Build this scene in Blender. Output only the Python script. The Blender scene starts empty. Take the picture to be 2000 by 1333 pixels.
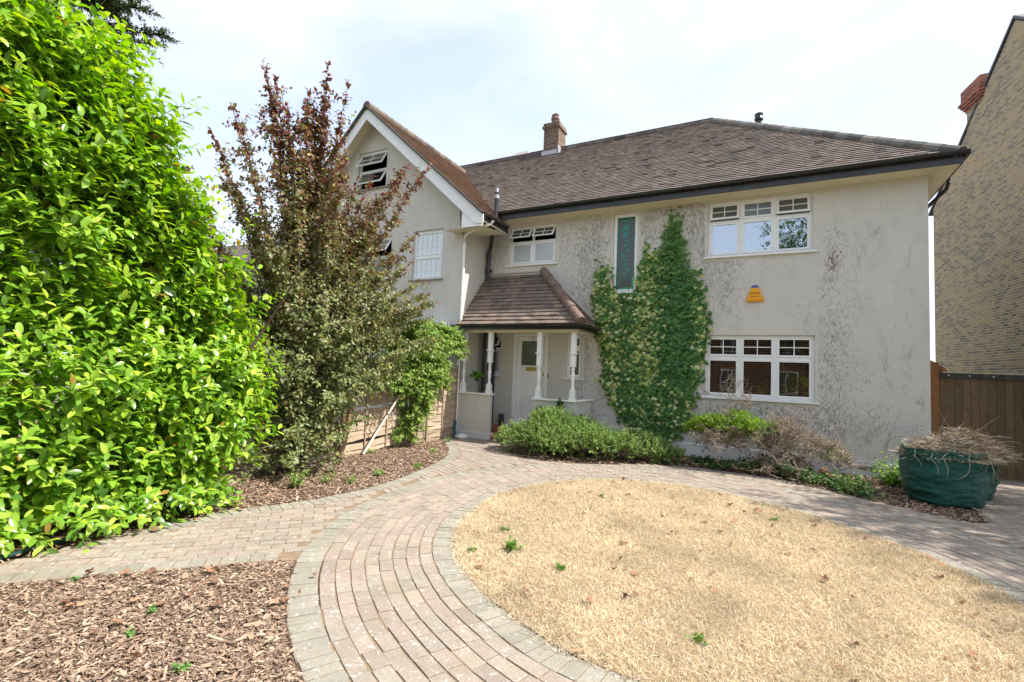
import bpy, math, random
import numpy as np
from mathutils import Matrix, Vector, noise as mnoise
random.seed(7); RS = np.random.RandomState(11)
SC = bpy.context.scene
COL = SC.collection
rad = math.radians

# ------------------------------------------------------------------ camera
YAW, PIT, ROL, CAMH = -0.48540745, 0.06515898, 0.04332979, 1.6
cf = Vector((math.sin(YAW)*math.cos(PIT), math.cos(YAW)*math.cos(PIT), math.sin(PIT)))
cr = Vector((math.cos(YAW), -math.sin(YAW), 0)); cu = cr.cross(cf)
r2 = cr*math.cos(ROL)+cu*math.sin(ROL); u2 = -cr*math.sin(ROL)+cu*math.cos(ROL)
cam = bpy.data.objects.new('camera', bpy.data.cameras.new('camera')); COL.objects.link(cam)
cam.matrix_world = Matrix(((r2.x, u2.x, -cf.x, 0), (r2.y, u2.y, -cf.y, 0), (r2.z, u2.z, -cf.z, CAMH), (0, 0, 0, 1)))
cam.data.sensor_width = 36; cam.data.lens = 945.5/2000*36; cam.data.clip_start = .05; cam.data.clip_end = 2000
SC.camera = cam

# ------------------------------------------------------------------ sky, sun, exposure
SUN_EL, SUN_AZ = rad(52), rad(13)          # azimuth from +x towards +y
SUN_DIR = Vector((math.cos(SUN_EL)*math.cos(SUN_AZ), math.cos(SUN_EL)*math.sin(SUN_AZ), math.sin(SUN_EL)))
w = bpy.data.worlds.new('World'); SC.world = w; w.use_nodes = True
nt = w.node_tree; nt.nodes.clear()
def N(nt, t, **k):
    n = nt.nodes.new(t)
    for a, b in k.items():
        if a.startswith('i_'):
            n.inputs[int(a[2:])].default_value = b
        else: setattr(n, a, b)
    return n
def L(nt, a, b): nt.links.new(a, b)
sky = N(nt, 'ShaderNodeTexSky', sky_type='NISHITA', sun_disc=False, sun_elevation=SUN_EL, sun_rotation=math.pi/2-SUN_AZ)
sky.air_density = 1.0; sky.dust_density = 1.6; sky.ozone_density = 1.0
tc = N(nt, 'ShaderNodeTexCoord')
mp = N(nt, 'ShaderNodeMapping'); mp.inputs['Scale'].default_value = (1.0, 1.0, 2.6); mp.inputs['Rotation'].default_value = (.2, .1, .6)
n1 = N(nt, 'ShaderNodeTexNoise'); n1.inputs['Scale'].default_value = 1.9; n1.inputs['Detail'].default_value = 8; n1.inputs['Roughness'].default_value = .55; n1.inputs['Distortion'].default_value = .4
cr1 = N(nt, 'ShaderNodeValToRGB'); cr1.color_ramp.elements[0].position = .40; cr1.color_ramp.elements[0].color = (.48, .48, .48, 1)
cr1.color_ramp.elements[1].position = .66; cr1.color_ramp.elements[1].color = (.93, .93, .93, 1)
mx = N(nt, 'ShaderNodeMixRGB'); mx.inputs[2].default_value = (2.95, 3.07, 3.25, 1)
bg = N(nt, 'ShaderNodeBackground'); bg.inputs['Strength'].default_value = .10
out = N(nt, 'ShaderNodeOutputWorld')
L(nt, tc.outputs['Generated'], mp.inputs[0]); L(nt, mp.outputs[0], n1.inputs['Vector']); L(nt, n1.outputs['Fac'], cr1.inputs[0])
L(nt, cr1.outputs[0], mx.inputs[0]); L(nt, sky.outputs[0], mx.inputs[1]); L(nt, mx.outputs[0], bg.inputs['Color']); L(nt, bg.outputs[0], out.inputs[0])
sun = bpy.data.lights.new('sun', 'SUN'); sun.energy = 2.05; sun.angle = rad(.6); sun.color = (1, .95, .86)
so = bpy.data.objects.new('sun', sun); COL.objects.link(so); so.rotation_euler = SUN_DIR.to_track_quat('Z', 'Y').to_euler(); so.location = (10, 2, 14)
SC.view_settings.view_transform = 'Standard'; SC.view_settings.look = 'None'; SC.view_settings.gamma = 1
SC.view_settings.exposure = 1.92
SC.cycles.max_bounces = 8; SC.cycles.transparent_max_bounces = 12; SC.cycles.use_denoising = True
SC.cycles.sample_clamp_indirect = 6

# ------------------------------------------------------------------ helpers
OFF = {}
def tag(o, label=None, cat=None, group=None, kind=None):
    if label: o['label'] = label
    if cat: o['category'] = cat
    if group: o['group'] = group
    if kind: o['kind'] = kind
    return o
def thing(name, loc, label, cat, group=None):
    o = bpy.data.objects.new(name, None); COL.objects.link(o); o.location = loc; o.empty_display_size = .2
    OFF[o.name] = np.array(loc, float)
    return tag(o, label, cat, group)
def finish(name, me, mats, parent, label=None, base=None, smooth=False):
    for m in (mats if isinstance(mats, (list, tuple)) else [mats]): me.materials.append(m)
    o = bpy.data.objects.new(name, me); COL.objects.link(o)
    off = OFF[parent.name] if parent is not None else (np.array(base, float) if base is not None else np.zeros(3))
    if np.any(off): me.transform(Matrix.Translation(-Vector(off)))
    if parent is not None: o.parent = parent
    else: o.location = off
    OFF[o.name] = off
    if label: o['label'] = label
    if smooth: me.polygons.foreach_set('use_smooth', np.ones(len(me.polygons), bool))
    return o
class MB:
    def __init__(s): s.v = []; s.f = []; s.m = []; s.c = []
    def add(s, vs, fs, m=0, col=None):
        b = len(s.v); s.v += [tuple(p) for p in vs]; s.f += [tuple(i+b for i in f) for f in fs]; s.m += [m]*len(fs)
        s.c += [col or (1, 1, 1)]*len(vs)
    def box(s, x0, x1, y0, y1, z0, z1, m=0, col=None, bev=0.0):
        x0, x1 = min(x0, x1), max(x0, x1); y0, y1 = min(y0, y1), max(y0, y1); z0, z1 = min(z0, z1), max(z0, z1)
        s.add([(x0,y0,z0),(x1,y0,z0),(x1,y1,z0),(x0,y1,z0),(x0,y0,z1),(x1,y0,z1),(x1,y1,z1),(x0,y1,z1)],
              [(0,3,2,1),(4,5,6,7),(0,1,5,4),(1,2,6,5),(2,3,7,6),(3,0,4,7)], m, col)
    def obox(s, c, ax, ay, az, m=0, col=None):
        c, ax, ay, az = map(Vector, (c, ax, ay, az))
        P = [c+sx*ax+sy*ay+sz*az for sz in (-1, 1) for sx, sy in ((-1,-1),(1,-1),(1,1),(-1,1))]
        s.add(P, [(0,3,2,1),(4,5,6,7),(0,1,5,4),(1,2,6,5),(2,3,7,6),(3,0,4,7)], m, col)
    def bar(s, a, b, wd, th, up=(0,0,1), m=0, col=None):
        a, b = Vector(a), Vector(b); d = (b-a); l = d.length; d.normalize(); sd = d.cross(Vector(up)); sd.normalize(); u = sd.cross(d)
        s.obox((a+b)/2, d*l/2, sd*wd/2, u*th/2, m, col)
    def tube(s, pts, r, seg=8, m=0, col=None, cap=True):
        pts = [Vector(p) for p in pts]; n = len(pts); rs = r if isinstance(r, (list, tuple)) else [r]*n
        ref = Vector((0, 0, 1)); vs = []
        for i, p in enumerate(pts):
            d = (pts[min(i+1, n-1)]-pts[max(i-1, 0)]); d = d.normalized() if d.length > 1e-9 else Vector((0, 0, 1))
            a = d.cross(ref if abs(d.z) < .95 else Vector((1, 0, 0))); a.normalize(); b = d.cross(a)
            for k in range(seg):
                t = 2*math.pi*k/seg; vs.append(p+rs[i]*(math.cos(t)*a+math.sin(t)*b))
        fs = [(i*seg+k, i*seg+(k+1) % seg, (i+1)*seg+(k+1) % seg, (i+1)*seg+k) for i in range(n-1) for k in range(seg)]
        if cap: fs += [tuple(range(seg))[::-1], tuple((n-1)*seg+k for k in range(seg))]
        s.add(vs, fs, m, col)
    def lathe(s, prof, c, seg=16, m=0, col=None, sq=None):
        vs = []; 
        for i, (r, z) in enumerate(prof):
            for k in range(seg):
                t = 2*math.pi*k/seg+math.pi/4
                vs.append((c[0]+r*math.cos(t), c[1]+r*math.sin(t), c[2]+z))
        n = len(prof)
        fs = [(i*seg+k, i*seg+(k+1) % seg, (i+1)*seg+(k+1) % seg, (i+1)*seg+k) for i in range(n-1) for k in range(seg)]
        fs += [tuple(range(seg))[::-1], tuple((n-1)*seg+k for k in range(seg))]
        s.add(vs, fs, m, col)
    def prism(s, poly, d, m=0, col=None):      # poly 3D points (planar), extruded by vector d
        n = len(poly); d = Vector(d); P = [Vector(p) for p in poly]
        s.add(P+[p+d for p in P], [tuple(range(n)), tuple(range(2*n-1, n-1, -1))]+[(i, i+n, (i+1) % n+n, (i+1) % n) for i in range(n)], m, col)
    def build(s, name, mats, parent=None, label=None, base=None, bevel=0, smooth=False):
        me = bpy.data.meshes.new(name); me.from_pydata(s.v, [], s.f)
        me.polygons.foreach_set('material_index', s.m)
        ca = me.color_attributes.new('Col', 'FLOAT_COLOR', 'POINT')
        ca.data.foreach_set('color', np.c_[np.array(s.c, float).reshape(-1, 3), np.ones(len(s.c))].ravel())
        import bmesh
        bm = bmesh.new(); bm.from_mesh(me); bmesh.ops.recalc_face_normals(bm, faces=bm.faces); bm.to_mesh(me); bm.free()
        o = finish(name, me, mats, parent, label, base, smooth)
        if bevel:
            b = o.modifiers.new('b', 'BEVEL'); b.width = bevel; b.segments = 2; b.limit_method = 'ANGLE'; b.angle_limit = rad(40)
        return o
def np_mesh(name, V, F, C, mats, parent=None, label=None, base=None, smooth=False, nv=None):
    me = bpy.data.meshes.new(name); k = F.shape[1]
    me.vertices.add(len(V)); me.vertices.foreach_set('co', V.astype(np.float32).ravel())
    me.loops.add(F.size); me.loops.foreach_set('vertex_index', F.astype(np.int32).ravel())
    me.polygons.add(len(F)); me.polygons.foreach_set('loop_start', np.arange(0, F.size, k, dtype=np.int32))
    me.update(calc_edges=True)
    if not smooth: me.polygons.foreach_set('use_smooth', np.zeros(len(F), bool))
    ca = me.color_attributes.new('Col', 'FLOAT_COLOR', 'POINT')
    ca.data.foreach_set('color', np.c_[C, np.ones(len(C))].astype(np.float32).ravel())
    return finish(name, me, mats, parent, label, base, smooth)
def frames(d, up):
    """columns: side, d, normal ; d,up arrays (N,3)"""
    d = d/np.linalg.norm(d, axis=1, keepdims=True)
    s = np.cross(d, up); ln = np.linalg.norm(s, axis=1, keepdims=True); s = np.where(ln < 1e-4, [[1., 0, 0]], s/np.maximum(ln, 1e-6))
    n = np.cross(s, d); return np.stack([s, d, n], axis=2)
def inst(tv, tf, P, M, S, C):
    """template verts (k,3), faces; P (N,3); M (N,3,3); S (N,) or (N,3); C (N,3)"""
    tv = np.array(tv, float); tf = np.array(tf, int); n = len(P); k = len(tv)
    S = np.asarray(S, float); S = S[:, None] if S.ndim == 1 else S
    loc = tv[None]*S[:, None, :] if S.shape[1] == 3 else tv[None]*S[:, None]
    V = np.einsum('nij,nkj->nki', M, loc)+P[:, None]
    F = (tf[None]+np.arange(n)[:, None, None]*k).reshape(-1, tf.shape[1])
    return V.reshape(-1, 3), F, np.repeat(C, k, axis=0)
def join(parts):
    Vs, Fs, Cs = [], [], []; b = 0
    for V, F, C in parts: Vs.append(V); Fs.append(F+b); Cs.append(C); b += len(V)
    return np.concatenate(Vs), np.concatenate(Fs), np.concatenate(Cs)
def unit(n): v = RS.normal(size=(n, 3)); return v/np.linalg.norm(v, axis=1, keepdims=True)
# leaf templates: x side, y length, z normal
LAUREL = ([(0,0,0),(-.17,.22,.05),(0,.25,0),(.17,.22,.05),(-.215,.5,.05),(0,.52,-.01),(.215,.5,.05),(-.16,.78,.02),(0,.8,-.04),(.16,.78,.02),(0,1,-.11),(0,.02,0)],
          [(0,11,2,1),(11,0,3,2),(1,2,5,4),(2,3,6,5),(4,5,8,7),(5,6,9,8),(7,8,10,10),(8,9,10,10)])
def quadify(t):
    v, f = t; return v, [tuple(q) for q in f]
LEAF4 = ([(0,0,0),(-.33,.45,.08),(0,.5,0),(.33,.45,.08),(0,1,-.06)], [(0,2,1),(0,3,2),(1,2,4),(2,3,4)])
IVY = ([(0,0,0),(-.45,.1,.03),(-.42,.5,.0),(-.12,.62,.04),(0,1.0,-.1),(.12,.62,.04),(.42,.5,0),(.45,.1,.03),(0,.4,.06)],
       [(8,0,1),(8,1,2),(8,2,3),(8,3,4),(8,4,5),(8,5,6),(8,6,7),(8,7,0)])
LAUREL3 = (LAUREL[0][:11], [(0,2,1),(0,3,2),(1,2,5),(1,5,4),(2,3,6),(2,6,5),(4,5,8),(4,8,7),(5,6,9),(5,9,8),(7,8,10),(8,9,10)])

# ------------------------------------------------------------------ materials
MATS = {}
def mat(name, color=(.5,.5,.5), rough=.6, spec=.5, metal=0, noise=None, bump=None, attr=False, trans=0, sss=0, coat=0):
    """noise=(scale, amount, detail) varies value; bump=(scale, strength, distance)"""
    m = bpy.data.materials.new(name); m.use_nodes = True; nt = m.node_tree; P = nt.nodes['Principled BSDF']; MATS[name] = m
    P.inputs['Roughness'].default_value = rough; P.inputs['Specular IOR Level'].default_value = spec; P.inputs['Metallic'].default_value = metal
    if coat: P.inputs['Coat Weight'].default_value = coat; P.inputs['Coat Roughness'].default_value = .2
    tc = N(nt, 'ShaderNodeTexCoord'); geo = N(nt, 'ShaderNodeNewGeometry')
    src = None
    if attr:
        a = N(nt, 'ShaderNodeVertexColor', layer_name='Col'); src = a.outputs['Color']
    else:
        c = N(nt, 'ShaderNodeRGB'); c.outputs[0].default_value = (*color, 1); src = c.outputs[0]
    if noise:
        lst = noise if isinstance(noise, list) else [noise]
        for (sc, am, det) in lst:
            n = N(nt, 'ShaderNodeTexNoise'); n.inputs['Scale'].default_value = sc; n.inputs['Detail'].default_value = det; n.inputs['Roughness'].default_value = .65
            L(nt, geo.outputs['Position'], n.inputs['Vector'])
            mr = N(nt, 'ShaderNodeMapRange'); mr.inputs[1].default_value = .3; mr.inputs[2].default_value = .7; mr.inputs[3].default_value = 1-am; mr.inputs[4].default_value = 1+am
            L(nt, n.outputs['Fac'], mr.inputs[0])
            vm = N(nt, 'ShaderNodeVectorMath', operation='SCALE'); L(nt, src, vm.inputs[0]); L(nt, mr.outputs[0], vm.inputs['Scale']); src = vm.outputs[0]
    L(nt, src, P.inputs['Base Color'])
    if bump:
        n = N(nt, 'ShaderNodeTexNoise'); n.inputs['Scale'].default_value = bump[0]; n.inputs['Detail'].default_value = 5; n.inputs['Roughness'].default_value = .7
        L(nt, geo.outputs['Position'], n.inputs['Vector'])
        b = N(nt, 'ShaderNodeBump'); b.inputs['Strength'].default_value = bump[1]; b.inputs['Distance'].default_value = bump[2]
        L(nt, n.outputs['Fac'], b.inputs['Height']); L(nt, b.outputs[0], P.inputs['Normal'])
    if trans:
        t = N(nt, 'ShaderNodeBsdfTranslucent'); hs = N(nt, 'ShaderNodeHueSaturation'); hs.inputs['Saturation'].default_value = 1.15; hs.inputs['Value'].default_value = 1.5
        L(nt, src, hs.inputs['Color']); L(nt, hs.outputs[0], t.inputs['Color'])
        mixs = N(nt, 'ShaderNodeMixShader'); mixs.inputs[0].default_value = trans
        o = nt.nodes['Material Output']; L(nt, P.outputs[0], mixs.inputs[1]); L(nt, t.outputs[0], mixs.inputs[2]); L(nt, mixs.outputs[0], o.inputs[0])
    m['src'] = 0
    return m
def base_src(m):
    P = m.node_tree.nodes['Principled BSDF']; return P.inputs['Base Color'].links[0].from_socket, P
def overlay(m, color, scale, lo, hi, amount=1.0, stretch=(1,1,1), detail=6, dist=0.0):
    """blend another real colour in by a noise mask with ragged edges"""
    nt = m.node_tree; src, P = base_src(m)
    g = N(nt, 'ShaderNodeNewGeometry'); mp = N(nt, 'ShaderNodeMapping'); mp.inputs['Scale'].default_value = stretch
    n = N(nt, 'ShaderNodeTexNoise'); n.inputs['Scale'].default_value = scale; n.inputs['Detail'].default_value = detail; n.inputs['Roughness'].default_value = .65; n.inputs['Distortion'].default_value = dist
    mr = N(nt, 'ShaderNodeMapRange'); mr.inputs[1].default_value = lo; mr.inputs[2].default_value = hi; mr.inputs[3].default_value = 0; mr.inputs[4].default_value = amount
    mx = N(nt, 'ShaderNodeMixRGB'); mx.inputs[2].default_value = (*color, 1)
    L(nt, g.outputs['Position'], mp.inputs[0]); L(nt, mp.outputs[0], n.inputs['Vector']); L(nt, n.outputs['Fac'], mr.inputs[0]); L(nt, mr.outputs[0], mx.inputs[0])
    L(nt, src, mx.inputs[1]); L(nt, mx.outputs[0], P.inputs['Base Color'])
    if P.inputs['Base Color'].links: pass
    return m
render_m = mat('render', (.615, .588, .535), .95, .2, noise=[(1.2, .05, 5), (60, .06, 3)], bump=(140, .55, .006))
overlay(render_m, (.30, .285, .25), 5, .56, .78, .35, (1, 1, .35))
overlay(render_m, (.40, .36, .28), 1.3, .60, .80, .30, (1, 1, .5))
overlay(render_m, (.24, .23, .21), 55, .58, .72, .30, (1, 1, .3), 4)
pale_m = mat('plinth_paint', (.66, .67, .66), .85, .3, noise=[(3, .10, 5)], bump=(60, .3, .005))
overlay(pale_m, (.36, .33, .27), 6, .55, .75, .5)
white_m = mat('white_frame', (.83, .83, .82), .35, .5, noise=[(6, .03, 3)])
wpaint_m = mat('white_paint', (.86, .86, .85), .45, .5, noise=[(9, .05, 4)], bump=(40, .12, .003))
cream_m = mat('cream_soffit', (.74, .66, .50), .6, .4, noise=[(3, .07, 4)])
black_m = mat('black_paint', (.028, .03, .034), .38, .5, noise=[(8, .3, 4)], bump=(30, .2, .003))
overlay(black_m, (.20, .21, .23), 9, .60, .74, .55, (.35, 1, 1))
gutter_m = mat('gutter_plastic', (.018, .018, .02), .35, .5, noise=[(5, .3, 4)])
tile_m = mat('roof_tile', attr=True, rough=.88, spec=.25, noise=[(28, .22, 4), (1.4, .12, 4)], bump=(90, .4, .004))
overlay(tile_m, (.20, .19, .15), 3.2, .60, .80, .45)
ptile_m = mat('porch_tile', attr=True, rough=.85, spec=.3, noise=[(30, .22, 4)], bump=(90, .4, .004))
overlay(ptile_m, (.45, .44, .38), 16, .66, .70, .8, detail=3)
overlay(ptile_m, (.05, .045, .04), 4, .52, .68, .7, (1, 1, 1))
lead_m = mat('lead', (.42, .44, .47), .5, .5, metal=.3, noise=[(7, .15, 3)])
terra_m = mat('terracotta', (.19, .125, .10), .8, .3, noise=[(14, .25, 4)], bump=(50, .3, .004))
overlay(terra_m, (.16, .13, .11), 5, .5, .7, .6)
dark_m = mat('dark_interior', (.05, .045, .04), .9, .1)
room_m = mat('room_wall', (.30, .27, .23), .9, .1)
blind_m = mat('wood_blind', (.34, .25, .14), .45, .4)
brass_m = mat('brass', (.55, .38, .10), .35, .5, metal=.7, noise=[(40, .2, 3)])
red_tile_m = mat('red_quarry_tile', (.36, .13, .09), .5, .5, noise=[(12, .15, 3)])
wood_m = mat('weathered_wood', attr=True, rough=.85, spec=.2, noise=[(18, .18, 5)], bump=(45, .35, .004))
gate_m = mat('gate_wood', attr=True, rough=.8, spec=.25, noise=[(9, .22, 5)], bump=(30, .3, .004))
overlay(gate_m, (.10, .10, .05), 6, .5, .68, .6, (3, 3, .5))
bark_m = mat('bark', (.13, .10, .075), .9, .2, noise=[(25, .35, 5)], bump=(35, .7, .01))
twig_m = mat('twig', attr=True, rough=.85, spec=.2)
soil_m = mat('soil', (.115, .070, .048), .95, .1, noise=[(22, .4, 6)], bump=(60, .9, .02))
chips_m = mat('bark_chips', attr=True, rough=.9, spec=.15)
sand_m = mat('joint_sand', (.25, .18, .12), .95, .1, noise=[(30, .25, 5)], bump=(120, .5, .004))
overlay(sand_m, (.09, .10, .05), 3, .55, .7, .5)
paver_m = mat('brick_paver', attr=True, rough=.9, spec=.2, noise=[(55, .13, 5), (5, .07, 4)], bump=(160, .5, .003))
overlay(paver_m, (.60, .60, .56), 26, .60, .66, .65, detail=5)
overlay(paver_m, (.50, .50, .46), 90, .60, .68, .5, detail=3)
overlay(paver_m, (.20, .19, .13), 2.3, .50, .74, .45)
overlay(paver_m, (.16, .13, .09), 14, .60, .70, .5)
lawn_m = mat('dry_turf', (.36, .27, .16), .95, .1, noise=[(3, .12, 5), (60, .3, 5)], bump=(110, .8, .02))
grass_m = mat('grass_blades', attr=True, rough=.75, spec=.15, trans=.2)
laurel_m = mat('laurel_leaf', attr=True, rough=.24, spec=.55, trans=.36)
leaf_m = mat('small_leaf', attr=True, rough=.48, spec=.35, trans=.28)
needle_m = mat('needle', attr=True, rough=.6, spec=.25, trans=.15)
dry_m = mat('dry_leaf', attr=True, rough=.75, spec=.2, trans=.1)
bag_m = mat('bag_plastic', (.004, .085, .062), .30, .5, noise=[(5, .2, 4)], bump=(22, 1.0, .04))
dirt_m = mat('outer_ground', (.16, .15, .09), .95, .1, noise=[(.6, .3, 5)])
orange_m = mat('orange_plastic', (.85, .36, .012), .35, .5, noise=[(9, .05, 3)])
blue_m = mat('blue_plastic', (.035, .06, .33), .3, .5)
ink_m = mat('dark_lettering', (.10, .05, .01), .6, .3)
green_m = mat('green_hose', (.01, .045, .04), .4, .4)
teal_m = mat('teal_pipe', (.02, .12, .13), .4, .4)
plain_brick_m = None
def brick_mat(name, bl, bh, mort, mcol, pal, u_axis, seed=0, rough=.9):
    """stretcher brickwork in world metres; u_axis = horizontal unit vector of the wall; pal: colour ramp list (pos,colour)"""
    m = bpy.data.materials.new(name); m.use_nodes = True; nt = m.node_tree; P = nt.nodes['Principled BSDF']; P.inputs['Roughness'].default_value = rough; P.inputs['Specular IOR Level'].default_value = .2
    g = N(nt, 'ShaderNodeNewGeometry')
    dt = N(nt, 'ShaderNodeVectorMath', operation='DOT_PRODUCT'); dt.inputs[1].default_value = u_axis; L(nt, g.outputs['Position'], dt.inputs[0])
    sp = N(nt, 'ShaderNodeSeparateXYZ'); L(nt, g.outputs['Position'], sp.inputs[0])
    def M(op, a, b=None, c=None):
        n = N(nt, 'ShaderNodeMath', operation=op)
        for i, x in enumerate((a, b, c)):
            if x is None: continue
            if isinstance(x, (int, float)): n.inputs[i].default_value = x
            else: L(nt, x, n.inputs[i])
        return n.outputs[0]
    v = M('DIVIDE', sp.outputs['Z'], bh); row = M('FLOOR', v); fv = M('FRACT', v)
    par = M('MULTIPLY', M('MODULO', row, 2.0), .5)
    u = M('ADD', M('DIVIDE', dt.outputs['Value'], bl), M('ADD', par, 100)); colm = M('FLOOR', u); fu = M('FRACT', u)
    # edge distance in metres
    eu = M('MULTIPLY', M('MINIMUM', fu, M('SUBTRACT', 1, fu)), bl); ev = M('MULTIPLY', M('MINIMUM', fv, M('SUBTRACT', 1, fv)), bh)
    e = M('MINIMUM', eu, ev)
    nz = N(nt, 'ShaderNodeTexNoise'); nz.inputs['Scale'].default_value = 35; L(nt, g.outputs['Position'], nz.inputs['Vector'])
    e2 = M('ADD', e, M('MULTIPLY', M('SUBTRACT', nz.outputs['Fac'], .5), .006))
    mask = N(nt, 'ShaderNodeMapRange'); mask.inputs[1].default_value = mort*.5-.001; mask.inputs[2].default_value = mort*.5+.002; L(nt, e2, mask.inputs[0])
    cx = N(nt, 'ShaderNodeCombineXYZ'); L(nt, colm, cx.inputs[0]); L(nt, row, cx.inputs[1]); cx.inputs[2].default_value = seed
    wn = N(nt, 'ShaderNodeTexWhiteNoise'); L(nt, cx.outputs[0], wn.inputs['Vector'])
    big = N(nt, 'ShaderNodeTexNoise'); big.inputs['Scale'].default_value = .55; big.inputs['Detail'].default_value = 4; L(nt, g.outputs['Position'], big.inputs['Vector'])
    val = M('ADD', wn.outputs['Value'], M('MULTIPLY', M('SUBTRACT', big.outputs['Fac'], .5), 1.1))
    rp = N(nt, 'ShaderNodeValToRGB'); rp.color_ramp.interpolation = 'LINEAR'
    while len(rp.color_ramp.elements) < len(pal): rp.color_ramp.elements.new(.5)
    for el, (p, c) in zip(rp.color_ramp.elements, pal): el.position = p; el.color = (*c, 1)
    L(nt, val, rp.inputs[0])
    n2 = N(nt, 'ShaderNodeTexNoise'); n2.inputs['Scale'].default_value = 40; n2.inputs['Detail'].default_value = 4; L(nt, g.outputs['Position'], n2.inputs['Vector'])
    sc = N(nt, 'ShaderNodeVectorMath', operation='SCALE'); L(nt, rp.outputs[0], sc.inputs[0]); L(nt, M('ADD', M('MULTIPLY', n2.outputs['Fac'], .8), .6), sc.inputs['Scale'])
    mx = N(nt, 'ShaderNodeMixRGB'); mx.inputs[1].default_value = (*mcol, 1); L(nt, mask.outputs[0], mx.inputs[0]); L(nt, sc.outputs[0], mx.inputs[2])
    L(nt, mx.outputs[0], P.inputs['Base Color'])
    b = N(nt, 'ShaderNodeBump'); b.inputs['Strength'].default_value = .6; b.inputs['Distance'].default_value = .006
    L(nt, M('ADD', mask.outputs[0], M('MULTIPLY', n2.outputs['Fac'], .4)), b.inputs['Height']); L(nt, b.outputs[0], P.inputs['Normal'])
    return m
def glass_mat(name, fac, tint, rough=.0, see=True, refl=(1,1,1), inner=(.05,.05,.05)):
    m = bpy.data.materials.new(name); m.use_nodes = True; nt = m.node_tree; nt.nodes.clear()
    o = N(nt, 'ShaderNodeOutputMaterial'); mx = N(nt, 'ShaderNodeMixShader'); gl = N(nt, 'ShaderNodeBsdfGlossy')
    gl.inputs['Color'].default_value = (*refl, 1); gl.inputs['Roughness'].default_value = rough
    if see: t = N(nt, 'ShaderNodeBsdfTransparent'); t.inputs['Color'].default_value = (*tint, 1)
    else: t = N(nt, 'ShaderNodeBsdfDiffuse'); t.inputs['Color'].default_value = (*inner, 1)
    g = N(nt, 'ShaderNodeNewGeometry'); nz = N(nt, 'ShaderNodeTexNoise'); nz.inputs['Scale'].default_value = 1.6; b = N(nt, 'ShaderNodeBump'); b.inputs['Strength'].default_value = .10; b.inputs['Distance'].default_value = .02
    L(nt, g.outputs['Position'], nz.inputs['Vector']); L(nt, nz.outputs['Fac'], b.inputs['Height']); L(nt, b.outputs[0], gl.inputs['Normal'])
    lw = N(nt, 'ShaderNodeLayerWeight'); lw.inputs[0].default_value = .25
    mm = N(nt, 'ShaderNodeMath', operation='MULTIPLY_ADD'); mm.inputs[1].default_value = .35; mm.inputs[2].default_value = fac; mm.use_clamp = True
    L(nt, lw.outputs['Fresnel'], mm.inputs[0]); L(nt, mm.outputs[0], mx.inputs[0]); L(nt, t.outputs[0], mx.inputs[1]); L(nt, gl.outputs[0], mx.inputs[2]); L(nt, mx.outputs[0], o.inputs[0])
    return m
glass_sky = glass_mat('glass_bright', .50, (.5,.55,.55), refl=(.86,.93,1))
glass_clear = glass_mat('glass_clear', .10, (.8,.82,.82))
glass_frost = glass_mat('glass_frosted', .12, (.5,.5,.5), rough=.35, see=False, inner=(.40,.43,.45))
glass_dark = glass_mat('glass_dark_frost', .10, (.5,.5,.5), rough=.25, see=False, inner=(.07,.08,.075))
glass_net = glass_mat('glass_net_curtain', .15, (.5,.5,.5), rough=.1, see=False, inner=(.62,.66,.66))
#@@GROUND
# ------------------------------------------------------------------ ground, lawn, paving
def sheet(name, poly, z, m, **k):
    b = MB(); b.add([(x, y, z) for x, y in poly], [tuple(range(len(poly)))]); o = b.build(name, m); return tag(o, kind='structure', **k)
sheet('ground', [(-400,-300),(400,-300),(400,500),(-400,500)], -.06, dirt_m)
sheet('garden_soil', [(-9.5,-3),(7,-3),(7,12.6),(-9.5,12.6)], 0, soil_m)
LW = np.array([[-.624,2.679],[-1.021,2.732],[-1.4,2.893],[-1.808,3.122],[-2.259,3.495],[-2.557,3.877],[-2.803,4.35],[-2.93,4.836],[-3.02,5.4],[-3.0,5.95],[-2.82,6.6],[-2.38,7.22],[-1.9,7.55],[-1.339,7.72],[-.8,7.7],[-.279,7.5],[.2,7.25],[.65,6.92],[1.05,6.5],[1.351,6.12],[1.571,5.65],[1.722,5.136],[1.78,4.6],[1.72,4.0],[1.5,3.45],[1.15,3.0],[.6,2.75],[0,2.66]])
def closed_spline(P, n=400):
    m = len(P); out = []
    for i in range(n):
        t = i/n*m; k = int(t); f = t-k; p0, p1, p2, p3 = P[(k-1) % m], P[k % m], P[(k+1) % m], P[(k+2) % m]
        out.append(.5*((2*p1)+(p2-p0)*f+(2*p0-5*p1+4*p2-p3)*f*f+(3*p1-p0-3*p2+p3)*f**3))
    o = np.array(out)
    for _ in range(6): o = (np.roll(o, 1, 0)+o*2+np.roll(o, -1, 0))/4
    return o
LO = closed_spline(LW)
seg = np.linalg.norm(np.roll(LO, -1, 0)-LO, axis=1); AL = np.r_[0, np.cumsum(seg)]; LTOT = AL[-1]
tang = np.roll(LO, -1, 0)-np.roll(LO, 1, 0); tang /= np.linalg.norm(tang, axis=1, keepdims=True)
NRM = np.c_[-tang[:, 1], tang[:, 0]]
if ((LO-LO.mean(0))*NRM).sum() < 0: NRM = -NRM
for _ in range(20): NRM = (np.roll(NRM, 1, 0)+NRM+np.roll(NRM, -1, 0))/3
NRM /= np.linalg.norm(NRM, axis=1, keepdims=True)
def at_lawn(s, d):
    s = np.asarray(s) % LTOT; i = np.searchsorted(AL, s, side='right')-1; i = np.clip(i, 0, len(LO)-1); f = ((s-AL[i])/seg[i])[..., None]; j = (i+1) % len(LO)
    return LO[i]*(1-f)+LO[j]*f+(NRM[i]*(1-f)+NRM[j]*f)*np.asarray(d)[..., None]
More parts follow.
